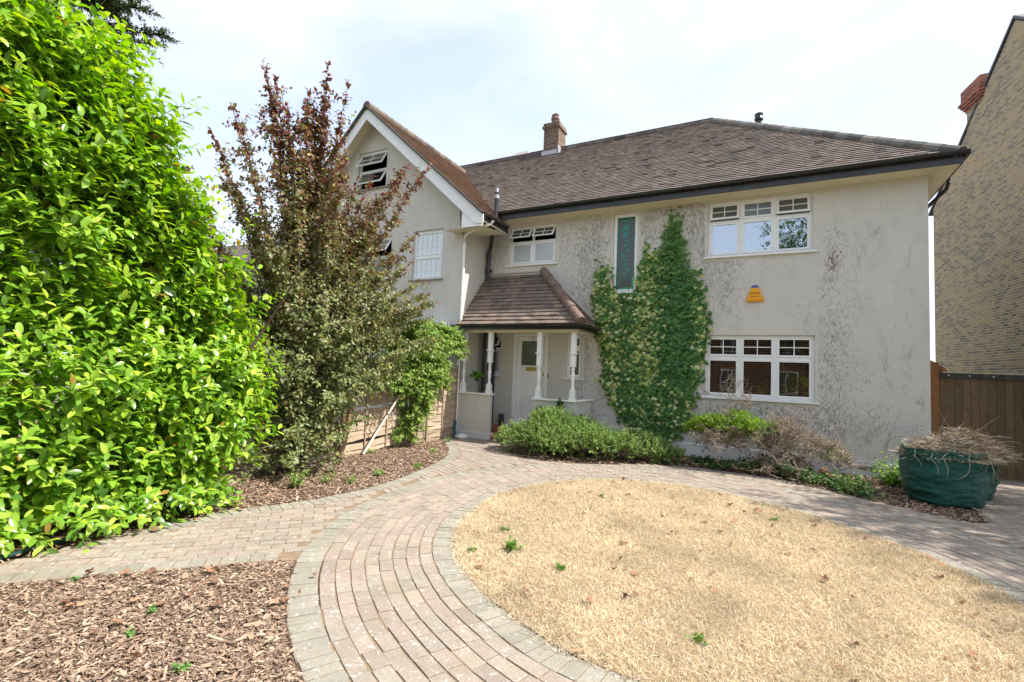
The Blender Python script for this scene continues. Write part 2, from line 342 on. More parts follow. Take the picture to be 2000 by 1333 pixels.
def lawn_dist(P):   # signed distance outward
    D = np.linalg.norm(P[:, None]-LO[None, ::2], axis=2); k = D.argmin(1); return D.min(1)*np.sign(((P-LO[::2][k])*NRM[::2][k]).sum(1))
def inpoly(P, poly):
    poly = np.array(poly); x, y = P[:, 0], P[:, 1]; c = np.zeros(len(P), bool); j = len(poly)-1
    for i in range(len(poly)):
        xi, yi = poly[i]; xj, yj = poly[j]
        with np.errstate(divide='ignore', invalid='ignore'):
            c ^= ((yi > y) != (yj > y)) & (x < (xj-xi)*(y-yi)/(yj-yi+1e-12)+xi)
        j = i
    return c
PATH = [(-5.05,-2.9),(-5.05,1.5),(-5.03,2.5),(-5.02,3.29),(-4.8,3.7),(-4.66,4.1),(-4.575,4.67),(-4.6,5.3),(-4.69,5.81),(-4.82,6.4),(-4.99,7.0),(-5.25,7.6),(-5.59,8.11),(-6.05,8.65),(-6.45,9.1),(-6.6,9.45),(-6.64,9.87),(-4.9,9.87),
        (-4.85,9.2),(-4.6,8.75),(-4.1,8.25),(-3.3,8.25),(-2.5,8.75),(-1.9,9.25),(-1.3,9.5),(-.78,9.55),(.04,9.43),(.74,9.05),(1.32,8.55),(1.81,8.2),(2.2,7.97),(2.42,8.1),(2.45,8.5),(2.62,9.3),(2.75,10.6),(2.75,12.9),(6.9,12.9),(6.9,-2.9),(-2.0,-2.9)]
BEDB = [(-4.6,-2.9),(-4.58,1.415),(-4.3,1.74),(-4.0,2.07),(-3.44,2.7),(-3.15,2.9),(-2.75,2.5),(-2.4,2.2),(-2.0,1.85),(-1.5,1.45),(-1.0,1.2),(0,1.1),(1.2,1.2),(1.8,1.5),(6.9,1.5),(6.9,-2.9)]
b = MB(); b.add([(x, y, .0165) for x, y in PATH], [tuple(range(len(PATH)))]); tag(b.build('path_bedding', sand_m), kind='structure')
b = MB(); b.add([(x, y, .026) for x, y in LO[::3]], [tuple(range(len(LO[::3])))]); tag(b.build('lawn', lawn_m), kind='structure')
b = MB(); b.add([(x, y, .0185) for x, y in BEDB], [tuple(range(len(BEDB)))]); tag(b.build('mulch_bed', soil_m), kind='structure')
# pavers
quads = []; qcol = []
RED = np.array([.315,.25,.21]); GREY = np.array([.285,.26,.215]); BUFF = np.array([.33,.28,.22])
def pcol(kind):
    if kind == 'b': c = GREY*(1+RS.normal(0, .07))
    else:
        t = RS.rand(); c = RED*(1-t*.7)+ (BUFF if RS.rand() < .5 else GREY)*t*.7; c = c*(1+RS.normal(0, .06))
    return np.clip(c, .05, .6)
def in_ring(Pm):
    return inpoly(Pm, PATH) & ~inpoly(Pm, BEDB)
def ring(d0, wd, ln, kind, gap):
    L0 = LTOT+2*math.pi*(d0+wd/2); n = int(L0/ln); ph = RS.rand()
    ss = (np.arange(n+1)+ph)/n*LTOT; g = gap/L0*LTOT/2
    jit = RS.normal(0, .006, n+1) if ln > .15 else RS.normal(0, .002, n+1)
    dj = RS.normal(0, .0025, n)
    for i in range(n):
        a, c = ss[i]+g+jit[i], ss[i+1]-g+jit[i+1]
        gi = gap*.5*(1+abs(RS.normal(0, .25)))
        P4 = at_lawn(np.array([a, c, c, a]), np.array([d0+gi, d0+gi, d0+wd-gi, d0+wd-gi])+dj[i])
        quads.append(P4); qcol.append(pcol(kind))
RW = 1.28
ring(.0, .20, .103, 'b', .007)
for k in range(8): ring(.205+k*.109, .107, .205, 'r', .0075)
ring(.205+8*.109, .20, .103, 'b', .007)
n0 = len(quads)
# field paving outside the ring: rows along a direction, half bond
def strip(line, wd, ln, kind):     # soldier border along an open polyline, inside = left side
    P = np.array(line, float); sg = np.linalg.norm(np.diff(P, axis=0), axis=1); A = np.r_[0, np.cumsum(sg)]; n = int(A[-1]/ln)
    def pt(s, d):
        i = min(np.searchsorted(A, s, side='right')-1, len(sg)-1); i = max(i, 0); t = (P[i+1]-P[i])/sg[i]; q = P[i]+t*(s-A[i])
        f = (s-A[i])/sg[i]; t2 = t
        if i+1 < len(sg) and f > .5: t1 = (P[i+2]-P[i+1])/sg[i+1]; t2 = t*(1.5-f)+t1*(f-.5)
        if i > 0 and f < .5: t1 = (P[i]-P[i-1])/sg[i-1]; t2 = t*(.5+f)+t1*(.5-f)
        nn = np.array([-t2[1], t2[0]]); nn /= np.linalg.norm(nn); return q+nn*d
    out = []
    for i in range(n):
        a, c = i*ln+.004, (i+1)*ln-.004
        out.append(np.array([pt(a, 0), pt(c, 0), pt(c, wd), pt(a, wd)]))
    return out
bord = strip(PATH[1:18][::-1] if False else PATH[2:17][::-1], .2, .104, 'b')
bord += strip([(-4.6,1.35),(-4.58,1.415),(-4.3,1.74),(-4.0,2.07),(-3.44,2.7)], .2, .104, 'b')
bc = np.array([q.mean(0) for q in bord]); dl = lawn_dist(bc); ok = dl > RW
for q, o_ in zip(bord, ok):
    if o_: quads.append(q); qcol.append(pcol('b'))
bc = bc[ok]
def field(ang, x0, x1, y0, y1, cond):
    ca, sa = math.cos(ang), math.sin(ang); R_ = np.array([[ca, -sa], [sa, ca]]); c0 = np.array([(x0+x1)/2, (y0+y1)/2]); H = max(x1-x0, y1-y0)*.75
    nr = int(2*H/.109); ncx = int(2*H/.209); C = []; 
    for r in range(nr):
        for c in range(ncx): C.append((-H+(c+(r % 2)*.5)*.209, -H+r*.109))
    C = np.array(C); W = C@R_.T+c0
    k = (W[:, 0] > x0) & (W[:, 0] < x1) & (W[:, 1] > y0) & (W[:, 1] < y1); C, W = C[k], W[k]
    k = cond(W); C, W = C[k], W[k]
    for p, q in zip(C, W):
        g = .004; hx, hy = .1-g*RS.rand(), .05-g*.6*RS.rand(); a2 = RS.normal(0, .012)
        Q = np.array([(-hx, -hy), (hx, -hy), (hx, hy), (-hx, hy)]); r_ = np.array([[math.cos(a2), -math.sin(a2)], [math.sin(a2), math.cos(a2)]])
        quads.append((Q@r_.T+p)@R_.T+c0); qcol.append(pcol('r'))
def not_near_border(W, m=.104):
    if len(W) == 0: return np.zeros(0, bool)
    return np.array([np.min(np.linalg.norm(bc-w_, axis=1)) > m for w_ in W])
inpath = lambda W: inpoly(W, PATH) & ~inpoly(W, BEDB) & (lawn_dist(W) > RW+.035)
field(math.atan2(1.28, 1.14), -5.05, -2.5, -1, 5.2, lambda W: inpath(W) & not_near_border(W) & (W[:, 1] < 4.2+.35*(W[:, 0]+4.6)*2))
field(rad(-28), -6.7, -1, 4.0, 9.9, lambda W: inpath(W) & not_near_border(W) & ~(W[:, 1] < 4.2+.35*(W[:, 0]+4.6)*2))
field(rad(40), -1.0, 6.9, 5.0, 12.9, inpath)
field(rad(40), 2.4, 6.9, 1.4, 5.0, inpath)
Q = np.array(quads); QC = np.array(qcol); cen = Q.mean(1); keep = in_ring(cen); keep[:n0] = True
keep &= (cen[:, 1] > .4) & ~(inpoly(cen, [(-4.9,9.87),(-4.85,9.2),(-4.6,8.75),(-4.1,8.25),(-3.3,8.25),(-2.5,8.75),(-1.9,9.25),(-1.3,9.5),(-1,12),(-5,12)]))
Q, QC = Q[keep], QC[keep]; n = len(Q)
zt = .0225+RS.normal(0, .0012, n); tilt = RS.normal(0, .0012, (n, 4))
cm = Q.mean(1, keepdims=True); Qi = cm+(Q-cm)*np.array([.985])
V = np.zeros((n, 12, 3)); V[:, 0:4, :2] = Q; V[:, 0:4, 2] = .002; V[:, 4:8, :2] = Q; V[:, 4:8, 2] = (zt-.0015)[:, None]+tilt; V[:, 8:12, :2] = Qi; V[:, 8:12, 2] = zt[:, None]+tilt
F = [(8,9,10,11)]+[(4+i, 4+(i+1) % 4, 8+(i+1) % 4, 8+i) for i in range(4)]+[(i, (i+1) % 4, 4+(i+1) % 4, 4+i) for i in range(4)]
F = (np.array(F)[None]+np.arange(n)[:, None, None]*12).reshape(-1, 4)
tag(np_mesh('path', V.reshape(-1, 3), F, np.repeat(QC, 12, 0), paver_m), kind='structure')

# bark chips: scatter in the beds
def chips(name, n, sampler, sz, zr, pal, label=None):
    P = sampler(n); n = len(P); z = RS.uniform(*zr, n)**1.0
    a = RS.uniform(0, 2*math.pi, n); d = np.c_[np.cos(a), np.sin(a), RS.normal(0, .22, n)]; up = np.c_[RS.normal(0, .35, n), RS.normal(0, .35, n), np.ones(n)]
    M = frames(d, up); ln = np.exp(RS.normal(math.log(sz), .6, n)); wdt = np.minimum(ln*RS.uniform(.10, .42, n), .016)
    tv = [(-.5,-.5,0),(.5,-.4,0),(.6,.1,.12),(.35,.5,0),(-.4,.45,.0),(-.5,0,.1)]; tf = [(0,1,2,5),(5,2,3,4)]
    pal = np.array(pal); C = pal[RS.randint(0, len(pal), n)]*RS.uniform(.65, 1.35, (n, 1))
    V, F, C = inst(tv, tf, np.c_[P, z], M, np.c_[wdt, ln, ln*.25], C)
    return V, F, C
CP = [(.36,.25,.175),(.31,.215,.15),(.42,.30,.22),(.25,.17,.125),(.47,.37,.28),(.19,.13,.10),(.38,.27,.20),(.38,.26,.18)]
def samp(poly, ext, rw=0):
    def f(n):
        x0, x1, y0, y1 = ext; P = np.c_[RS.uniform(x0, x1, n*3), RS.uniform(y0, y1, n*3)]; P = P[inpoly(P, poly)]; 
        if rw: P = P[:int(n*1.3)]; P = P[lawn_dist(P) > rw]
        return P[:n]
    return f
BEDA = [(-5.0,3.2),(-4.8,3.7),(-4.66,4.1),(-4.56,4.67),(-4.6,5.3),(-4.68,5.81),(-4.8,6.4),(-4.98,7.0),(-5.24,7.6),(-5.58,8.11),(-6.04,8.65),(-6.44,9.1),(-6.6,9.45),(-6.7,9.8),(-6.9,9.8),(-7.0,3)]
BEDC = [(-4.85,9.2),(-4.6,8.75),(-4.1,8.23),(-3.3,8.23),(-2.5,8.72),(-1.9,9.22),(-1.3,9.48),(-.78,9.53),(.04,9.4),(.74,9.02),(1.32,8.52),(1.81,8.17),(2.2,7.95),(2.45,8.1),(2.5,8.5),(2.62,9.3),(2.75,10.8),(-3.6,10.9),(-3.6,9.87),(-4.9,9.87)]
HED = [(-7.3,-1),(-5.0,-1),(-5.0,3.3),(-4.8,3.8),(-7.3,5)]
parts = [chips('a', 46000, samp([(-4.62,1.3),(-4.58,1.40),(-4.3,1.72),(-4.0,2.05),(-3.44,2.69),(-3.2,2.8),(-2.0,1.8),(-1.5,1.2),(-3,.6),(-4.6,.6)], (-4.7,-1.5,.6,2.9), 1.29), .016, (.022,.042), CP),
         chips('b', 42000, samp(BEDA, (-7,-4.4,3,9.9)), .020, (.0,.035), CP),
         chips('c', 20000, samp(BEDC, (-5,2.8,7.9,10.9)), .026, (.0,.035), CP),
         chips('e', 26000, samp([(-4.62,1.3),(-4.58,1.40),(-4.3,1.72),(-4.0,2.05),(-3.44,2.69),(-3.2,2.8),(-2.0,1.8),(-1.5,1.2),(-3,.6),(-4.6,.6)], (-4.7,-1.5,.6,2.9), 1.26), .007, (.024,.047), [(.22,.15,.11),(.30,.21,.15),(.16,.11,.08),(.38,.28,.20)]),
         chips('d', 2500, samp(HED, (-7,-4.8,0,5)), .045, (.0,.04), CP+[(.45,.26,.16)]),]
V, F, C = join(parts); tag(np_mesh('wood_chips', V, F, C, chips_m), 'brown bark chips spread over the flower beds', 'mulch', kind='stuff')
# dry grass
def grass_layer(n, hmin, hmax, wd, lay, pal, mask=None):
    P = np.c_[RS.uniform(-3.1, 1.85, n*2), RS.uniform(2.6, 7.8, n*2)]; d = lawn_dist(P); P = P[d < .02+.05*RS.rand(len(d))**3][:n]
    if mask is not None: P = P[mask(P)]
    n = len(P); a = RS.uniform(0, 2*math.pi, n); el = np.abs(RS.normal(0, lay, n)); dr = np.c_[np.cos(a)*np.cos(el), np.sin(a)*np.cos(el), np.sin(el)+.08]
    M = frames(dr, np.c_[RS.normal(0, .5, n), RS.normal(0, .5, n), np.ones(n)]); ln = RS.uniform(hmin, hmax, n)
    tv = [(-.5,0,0),(.5,0,0),(.35,.55,.10),(-.35,.55,.10),(0,1,.02)]; tf = [(0,1,2),(0,2,3),(3,2,4)]
    pal = np.array(pal); C = pal[RS.randint(0, len(pal), n)]*RS.uniform(.75, 1.25, (n, 1))*np.array([1+.30*mnoise.noise(Vector((p[0]*1.6, p[1]*1.6, 7)))+.16*mnoise.noise(Vector((p[0]*7, p[1]*7, 2))) for p in P])[:, None]
    return inst(tv, tf, np.c_[P, RS.uniform(.022, .03, n)], M, np.c_[np.full(n, wd)*RS.uniform(.6, 1.4, n), ln, ln], C)
DRY = [(.66,.55,.38),(.72,.63,.48),(.60,.47,.31),(.76,.69,.57),(.50,.37,.24),(.64,.51,.34)]
GRN = [(.20,.25,.09),(.27,.28,.12),(.33,.30,.14)]
def gmask(P):
    return np.array([mnoise.noise(Vector((p[0]*1.1, p[1]*1.1, 3)))+.7*mnoise.noise(Vector((p[0]*4, p[1]*4, 1))) > .33-(.30 if (p[0] > .1 and p[1] > 4.6) else 0) for p in P])
near = lambda P: P[:, 1] < 4.6
parts = [grass_layer(170000, .02, .055, .0028, .5, DRY), grass_layer(110000, .018, .045, .0022, .55, DRY, near), grass_layer(16000, .02, .045, .004, .7, GRN, gmask),
         grass_layer(9000, .06, .13, .0028, .2, [(.66,.56,.38),(.60,.48,.28)])]
def crumbs(n):
    P = np.c_[RS.uniform(-3.05, 1.8, n*4), RS.uniform(2.6, 7.8, n*4)]; d = lawn_dist(P); k = np.array([mnoise.noise(Vector((p[0]*2.5, p[1]*2.5, 9))) for p in P])+np.exp(d/.25)*.5; P = P[(d < 0) & (k > .22)][:n]; return P
parts.append(chips('l', 2600, crumbs, .016, (.035, .06), [(.30,.16,.10),(.38,.24,.15),(.22,.12,.08),(.45,.30,.20)]))
parts[-1] = (parts[-1][0], np.concatenate([parts[-1][1][:, [0, 1, 2]], parts[-1][1][:, [0, 2, 3]]]), parts[-1][2])
V, F, C = join(parts); tag(np_mesh('grass', V, F, C, grass_m), 'sun bleached dry grass of the round lawn', 'grass', kind='stuff')
#@@HOUSE
# ------------------------------------------------------------------ building helpers
def wall_holes(b, a0, a1, z0, z1, holes, plane, depth, axis='y', m=0, sgn=1):
    """rectangular wall in plane y=plane (axis 'y') with openings and reveals going `depth` behind"""
    As = sorted({a0, a1, *[h[0] for h in holes], *[h[1] for h in holes]}); Zs = sorted({z0, z1, *[h[2] for h in holes], *[h[3] for h in holes]})
    P = (lambda a, z, d=0: (a, plane+d, z)) if axis == 'y' else (lambda a, z, d=0: (plane-d, a, z))
    for i in range(len(As)-1):
        for j in range(len(Zs)-1):
            ca, cz = (As[i]+As[i+1])/2, (Zs[j]+Zs[j+1])/2
            if any(h[0] < ca < h[1] and h[2] < cz < h[3] for h in holes): continue
            b.add([P(As[i], Zs[j]), P(As[i+1], Zs[j]), P(As[i+1], Zs[j+1]), P(As[i], Zs[j+1])], [(0, 1, 2, 3)], m)
    for h in holes:
        x0, x1, y0, y1 = h
        for (p, q) in (((x0, y0), (x1, y0)), ((x1, y0), (x1, y1)), ((x1, y1), (x0, y1)), ((x0, y1), (x0, y0))):
            b.add([P(*p), P(*q), P(*q, depth), P(*p, depth)], [(0, 1, 2, 3)], m)
def tiles(A, u, s, poly, tw, g, pal, thick=.026, backing=True, var=.07, top_dark=0):
    A, u, s = map(np.array, (A, u, s)); u = u/np.linalg.norm(u); s = s/np.linalg.norm(s); nrm = np.cross(u, s); nrm = nrm*np.sign(nrm[2])
    poly = np.array(poly, float); rows = int(poly[:, 1].max()/g)+1; Vs, Cs = [], []; pal = np.array(pal)
    for r in range(rows):
        sm = (r+.5)*g; xs = []
        for i in range(len(poly)):
            p, q = poly[i], poly[(i+1) % len(poly)]
            if (p[1]-sm)*(q[1]-sm) < 0: xs.append(p[0]+(q[0]-p[0])*(sm-p[1])/(q[1]-p[1]))
        if len(xs) < 2: continue
        lo, hi = min(xs), max(xs); x = lo-RS.rand()*tw*.25-(r % 2)*.5*tw
        sag = .006*math.sin(r*1.7)
        while x < hi:
            a, c = max(x+.0006, lo), min(x+tw-.0006, hi)
            if c-a > .01:
                lift = RS.normal(0, .0018) if RS.rand() > .03 else .012; j = RS.normal(0, .003); tk = thick
                for (uu, ss, nn) in ((a, r*g+j, 0), (c, r*g+j, 0), (c, (r+1)*g+.02, -.004), (a, (r+1)*g+.02, -.004), (a, r*g+j, tk+lift), (c, r*g+j, tk+lift+RS.normal(0, .0015)), (c, (r+1)*g+.02, .002), (a, (r+1)*g+.02, .002)):
                    Vs.append(A+u*uu+s*ss+nrm*nn)
                base = pal[RS.randint(len(pal))]*(1+RS.normal(0, var)); Cs += [np.clip(base, .02, .8)]*8
            x += tw
    n = len(Vs)//8; F = np.array([(4,5,6,7),(0,1,5,4),(1,2,6,5),(3,0,4,7)])[None]+np.arange(n)[:, None, None]*8
    V = np.array(Vs); C = np.array(Cs); F = F.reshape(-1, 4)
    bv = [A+u*p[0]+s*p[1]-nrm*.012 for p in poly]
    return V, F, C, bv
def slope_obj(name, parts, m, parent):
    Vs, Fs, Cs = [], [], []; k = 0
    for V, F, C, bv in parts: Vs.append(V); Fs.append(F+k); Cs.append(C); k += len(V)
    o = np_mesh(name, np.concatenate(Vs), np.concatenate(Fs), np.concatenate(Cs), m, parent)
    b = MB()
    for V, F, C, bv in parts: b.add(bv, [tuple(range(len(bv)))], 0, (.04, .035, .03))
    d = b.build('roof_underlay', m, o)
    return o
def ridge_tiles(b, p, q, r=.12, ln=.32, col=(.13, .11, .10), var=.2, sink=.045):
    p, q = Vector(p), Vector(q); n = max(1, int((q-p).length/ln)); d = (q-p)/n
    for i in range(n):
        kk = 1+RS.normal(0, var); c = tuple(x*kk for x in col); a = p+d*i; e = p+d*(i+1.04)
        b.tube([a-Vector((0, 0, sink)), e-Vector((0, 0, sink))], [r*1.03, r*.96], 12, 0, c)
def window(parent, x0, x1, z0, z1, Y, cols, tz=None, fan_open=(), panes=(glass_sky, glass_sky), sill=True, name='window', recess=.07, bars=True, label=None, fan_h=None, sillm=None, deg=12, low_panes=None, allopen=None):
    """white casement window facing -y; cols = list of column edges (inner), tz = transom height"""
    Yf = Y+recess; f = MB(); fw = .05; dp = .06
    f.box(x0, x0+fw, Yf, Yf+dp, z0, z1); f.box(x1-fw, x1, Yf, Yf+dp, z0, z1)
    f.box(x0+fw, x1-fw, Yf, Yf+dp, z0, z0+fw); f.box(x0+fw, x1-fw, Yf, Yf+dp, z1-fw, z1)
    edges = [x0+fw]+[e for c in cols for e in (c-.03, c+.03)]+[x1-fw]
    for c in cols: f.box(c-.03, c+.03, Yf+.001, Yf+dp-.001, z0+fw, z1-fw)
    W = []
    for i in range(0, len(edges), 2):
        a, c = edges[i], edges[i+1]
        if tz: f.box(a, c, Yf+.002, Yf+dp-.002, tz-.028, tz+.028)
        W.append((a, c))
    root = f.build(name, white_m, parent, bevel=.004, label=label)
    def sash(a, c, lo, hi, pane, bar, ang):
        s = MB(); bw = .042; yo = -.012; t = .045
        s.box(a, a+bw, yo, yo+t, lo, hi); s.box(c-bw, c, yo, yo+t, lo, hi); s.box(a+bw, c-bw, yo, yo+t, lo, lo+bw); s.box(a+bw, c-bw, yo, yo+t, hi-bw, hi)
        if bar:
            mx_, mz = (a+c)/2, (lo+hi)/2
            s.box(mx_-.009, mx_+.009, yo+.012, yo+.036, lo+bw, hi-bw); s.box(a+bw, mx_-.009, yo+.013, yo+.035, mz-.009, mz+.009); s.box(mx_+.009, c-bw, yo+.013, yo+.035, mz-.009, mz+.009)
        p = MB(); p.add([(a+bw, yo+.025, lo+bw), (c-bw, yo+.025, lo+bw), (c-bw, yo+.025, hi-bw), (a+bw, yo+.025, hi-bw)], [(0, 1, 2, 3)])
        for mb in (s, p):
            nv = []
            for (x, y, z) in mb.v:
                dz = z-hi; nv.append((x, Yf+y*math.cos(ang)-(-dz)*math.sin(ang), hi+dz*math.cos(ang)+y*math.sin(ang)*.0))
            mb.v = nv
        s.build('window_sash', white_m, root, bevel=.003); p.build('window_pane', pane, root)
    for i, (a, c) in enumerate(W):
        lowp = low_panes[i] if low_panes else panes[1]
        if tz:
            sash(a, c, z0+fw, tz-.028, lowp, False, rad(deg) if allopen else 0)
            sash(a, c, tz+.028, z1-fw, panes[0], bars, rad(deg) if i in fan_open else 0)
        else: sash(a, c, z0+fw, z1-fw, lowp, bars, rad(deg) if i in fan_open else 0)
    if sill:
        s = MB(); s.box(x0-.07, x1+.07, Y-.06, Yf+.02, z0-.035, z0-.002); s.build('window_sill', sillm or white_m, root, bevel=.004)
    return root
TP = [(.185,.15,.13),(.17,.14,.122),(.20,.16,.136),(.155,.128,.112),(.185,.155,.138),(.145,.122,.11)]
# ------------------------------------------------------------------ the rendered house
XL, XR, YF = -6.66, 2.56, 11.0
house = thing('rendered_house', (-2, 14.9, 0), 'pale grey rendered house with brown tiled hipped roof, black gutter and white porch', 'house')
W_up = (-1.15, .79, 4.25, 5.44); W_lo = (-1.15, .83, 1.28, 2.58); W_st = (-3.22, -2.65, 3.57, 5.43); W_ba = (-6.0, -4.68, 4.38, 5.40)
W_pl = (-6.52, -6.12, 1.53, 2.60); W_pr = (-4.30, -3.90, 1.53, 2.58); DOOR = (-5.74, -4.79, .30, 2.60)
b = MB()
wall_holes(b, XL, XR, 0, 5.50, [W_up, W_lo, W_st, W_ba, W_pl, W_pr, DOOR], YF, .14)
b.add([(XR, YF, 0), (XR, 18.8, 0), (XR, 18.8, 5.5), (XR, YF, 5.5)], [(0, 1, 2, 3)]); b.add([(XR, 18.8, 0), (-13, 18.8, 0), (-13, 18.8, 5.5), (XR, 18.8, 5.5)], [(0, 1, 2, 3)])
wall = b.build('wall', render_m, house)
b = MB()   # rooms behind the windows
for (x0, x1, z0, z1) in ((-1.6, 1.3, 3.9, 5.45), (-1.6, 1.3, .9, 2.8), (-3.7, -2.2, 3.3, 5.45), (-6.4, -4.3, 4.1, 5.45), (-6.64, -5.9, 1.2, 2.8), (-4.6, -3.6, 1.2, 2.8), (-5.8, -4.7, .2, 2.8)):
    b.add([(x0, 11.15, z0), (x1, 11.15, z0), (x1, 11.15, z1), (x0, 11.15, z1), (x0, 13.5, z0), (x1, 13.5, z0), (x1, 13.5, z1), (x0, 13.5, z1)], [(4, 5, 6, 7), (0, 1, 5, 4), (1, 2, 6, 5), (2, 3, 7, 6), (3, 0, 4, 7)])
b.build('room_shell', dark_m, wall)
b = MB(); b.box(XL+.02, XR+.02, YF-.045, YF+.02, 0, .27); b.box(XR-.01, XR+.045, YF+.02, 18.8, 0, .27); b.build('plinth', pale_m, house, bevel=.01)
b = MB(); 
for k in range(9):
    for j in range(3): b.box(1.53+k*.027, 1.55+k*.027, YF-.05, YF-.046, .10+j*.026, .118+j*.026)
b.build('air_vent', dark_m, house)
# dead ivy root marks clinging to the render
def scar_density(x, z):
    g = lambda cx, cz, sx, sz: math.exp(-((x-cx)/sx)**2-((z-cz)/sz)**2)
    d = 1.1*g(-3.75, 4.6, .45, 1.0)+.9*g(-3.85, 2.2, .3, 1.6)+1.3*g(-2.0, 5.1, .75, .55)+1.2*g(-1.45, 4.9, .4, .9)+.8*g(-.95, 3.6, .35, .7)+.3*g(-.6, 4.1, .5, .25)
    d += 1.2*g(-.2, .85, 1.6, .32)+.6*g(1.05, 1.9, .32, 1.3)+.3*g(1.1, 4.2, .18, .5)+.9*g(-6.3, 4.9, .25, .6)+.5*g(-4.45, 5.0, .3, .5)+.7*g(-3.4, 1.0, .3, .6)
    return d
sc = MB(); cols_ = [(.25,.235,.215), (.33,.31,.285), (.20,.185,.17), (.37,.345,.31)]
def inhole(x, z, pad=.04): return any(h[0]-pad < x < h[1]+pad and h[2]-.08 < z < h[3]+pad for h in (W_up, W_lo, W_st, W_ba, W_pr)) or not (XL < x < XR-.02 and .3 < z < 5.48) or (x < -3.6 and z < 4.2-max(0, (x+5))*.95 and z > 2.5)
def walk(x, z, n, st, w0, ang, jit, col, Y=YF-.003, hole=inhole):
    for i in range(n):
        nx, nz = x+math.sin(ang)*st, z+math.cos(ang)*st
        if not hole(x, z) and not hole(nx, nz):
            p = Vector((math.cos(ang), 0, -math.sin(ang)))*w0*.5; a, c = Vector((x, Y, z)), Vector((nx, Y, nz))
            sc.add([a-p, a+p, c+p, c-p], [(0, 1, 2, 3)], 0, col)
        x, z = nx, nz; ang += random.gauss(0, jit)
cnt = 0
while cnt < 14000:
    x, z = random.uniform(XL, XR), random.uniform(.3, 5.48)
    if random.random() < scar_density(x, z):
        walk(x, z, random.randint(2, 5), random.uniform(.010, .024), random.uniform(.002, .005), random.gauss(0, .45), .35, random.choice(cols_)); cnt += 1
for i in range(60):     # long sparse stems, right hand wall
    x, z = random.choice([random.uniform(1.15, 2.5), random.uniform(1.5, 2.5), random.uniform(-.9, 1.2)]), random.uniform(.5, 5.2)
    if random.random() < .75 or x > 1:
        a0 = random.gauss(.25, .55); Lh = random.randint(5, 16)
        for br in range(random.randint(2, 7)):
            walk(x+random.gauss(0, .03), z+random.gauss(0, .10), Lh, .018, random.uniform(.002, .0042), a0+random.gauss(0, .3), .13, random.choice([(.40,.375,.345),(.34,.32,.29)]))
for i in range(70):
    x, z = random.gauss(1.12, .07), random.gauss(3.95, .20)
    walk(x, z, 4, .02, .006, random.gauss(0, .3), .3, (.20, .14, .10))
tag(sc.build('ivy_root_mark', twig_m, house, label='dark dead ivy root marks speckled over the render'), kind='stuff')
# windows
window(house, *W_up, YF, [-.505, .13], tz=5.02, fan_open=(0, 2), panes=(glass_dark, glass_sky), deg=13)
wl = window(house, *W_lo, YF, [-.49, .155], tz=2.11, panes=(glass_clear, glass_clear))
window(house, *W_ba, YF, [-5.34], tz=4.99, fan_open=(0, 1), panes=(glass_dark, glass_frost), deg=34)
bl = MB()
for (a, c) in ((-1.08, -.52), (-.45, .12), (.19, .76)):
    z = 1.36
    while z < 2.54: bl.obox(((a+c)/2, YF+.20, z), ((c-a)/2, 0, 0), (0, .020, -.003), (0, 0, .0012)); z += .046
    for q in (.2, .8): bl.box(a+(c-a)*q-.0015, a+(c-a)*q+.0015, YF+.178, YF+.181, 1.33, 2.55)
bl.build('window_blind', blind_m, wl)
# stained glass window
f = MB(); x0, x1, z0, z1 = W_st; Yw = YF+.05
f.box(x0, x0+.075, Yw, Yw+.06, z0, z1); f.box(x1-.075, x1, Yw, Yw+.06, z0, z1); f.box(x0+.075, x1-.075, Yw, Yw+.06, z0, z0+.075); f.box(x0+.075, x1-.075, Yw, Yw+.06, z1-.075, z1)
f.box(x0-.02, x1+.02, YF-.03, Yw, z0-.03, z0-.002)
stw = f.build('stained_glass_window', white_m, house, bevel=.004, label='tall narrow window of green and grey leaded stained glass')
def tint_glass(name, c, fac=.03):
    return glass_mat(name, fac, c, see=False, inner=c, rough=.12)
stg = [tint_glass('leaded_grey', (.07,.09,.085)), tint_glass('leaded_green', (.005,.13,.075)), tint_glass('leaded_teal', (.02,.30,.27)), mat('lead_came', (.17,.18,.18), .5), tint_glass('leaded_bright', (.02,.42,.13))]
g = MB(); a, c, lo, hi = x0+.075, x1-.075, z0+.075, z1-.075; yb = Yw+.03
g.box(a+.05, c-.05, yb, yb+.006, lo+.05, hi-.05, 0)
g.box(a, a+.05, yb, yb+.006, lo, hi, 1); g.box(c-.05, c, yb, yb+.006, lo, hi, 1); g.box(a+.05, c-.05, yb, yb+.006, lo, lo+.05, 4); g.box(a+.05, c-.05, yb, yb+.006, hi-.05, hi, 1)
g.box(c-.049, c-.001, yb-.003, yb, lo+.05, lo+.30, 4)
mxx = (a+c)/2
for x in (a+.05, c-.05, mxx-.11, mxx+.11): g.box(x-.003, x+.003, yb-.006, yb-.001, lo, hi, 3)
z = lo+.05; k = 0
while z < hi: g.box(a, c, yb-.0052, yb-.0012, z-.0022, z+.0022, 3); z += .21
pts = [(mxx+.035*math.sin(t*1.1), yb-.008, lo+.25+t*.11) for t in np.linspace(0, 13.2, 60)]; g.tube(pts, .008, 5, 2)
for t in np.arange(.6, 13, 1.05):
    px, pz = mxx+.035*math.sin(t*1.1), lo+.25+t*.11; s_ = 1 if int(t) % 2 else -1
    g.prism([(px, yb-.011, pz), (px+s_*.05, yb-.011, pz+.01), (px+s_*.075, yb-.011, pz+.06), (px+s_*.03, yb-.011, pz+.05)], (0, .004, 0), 2)
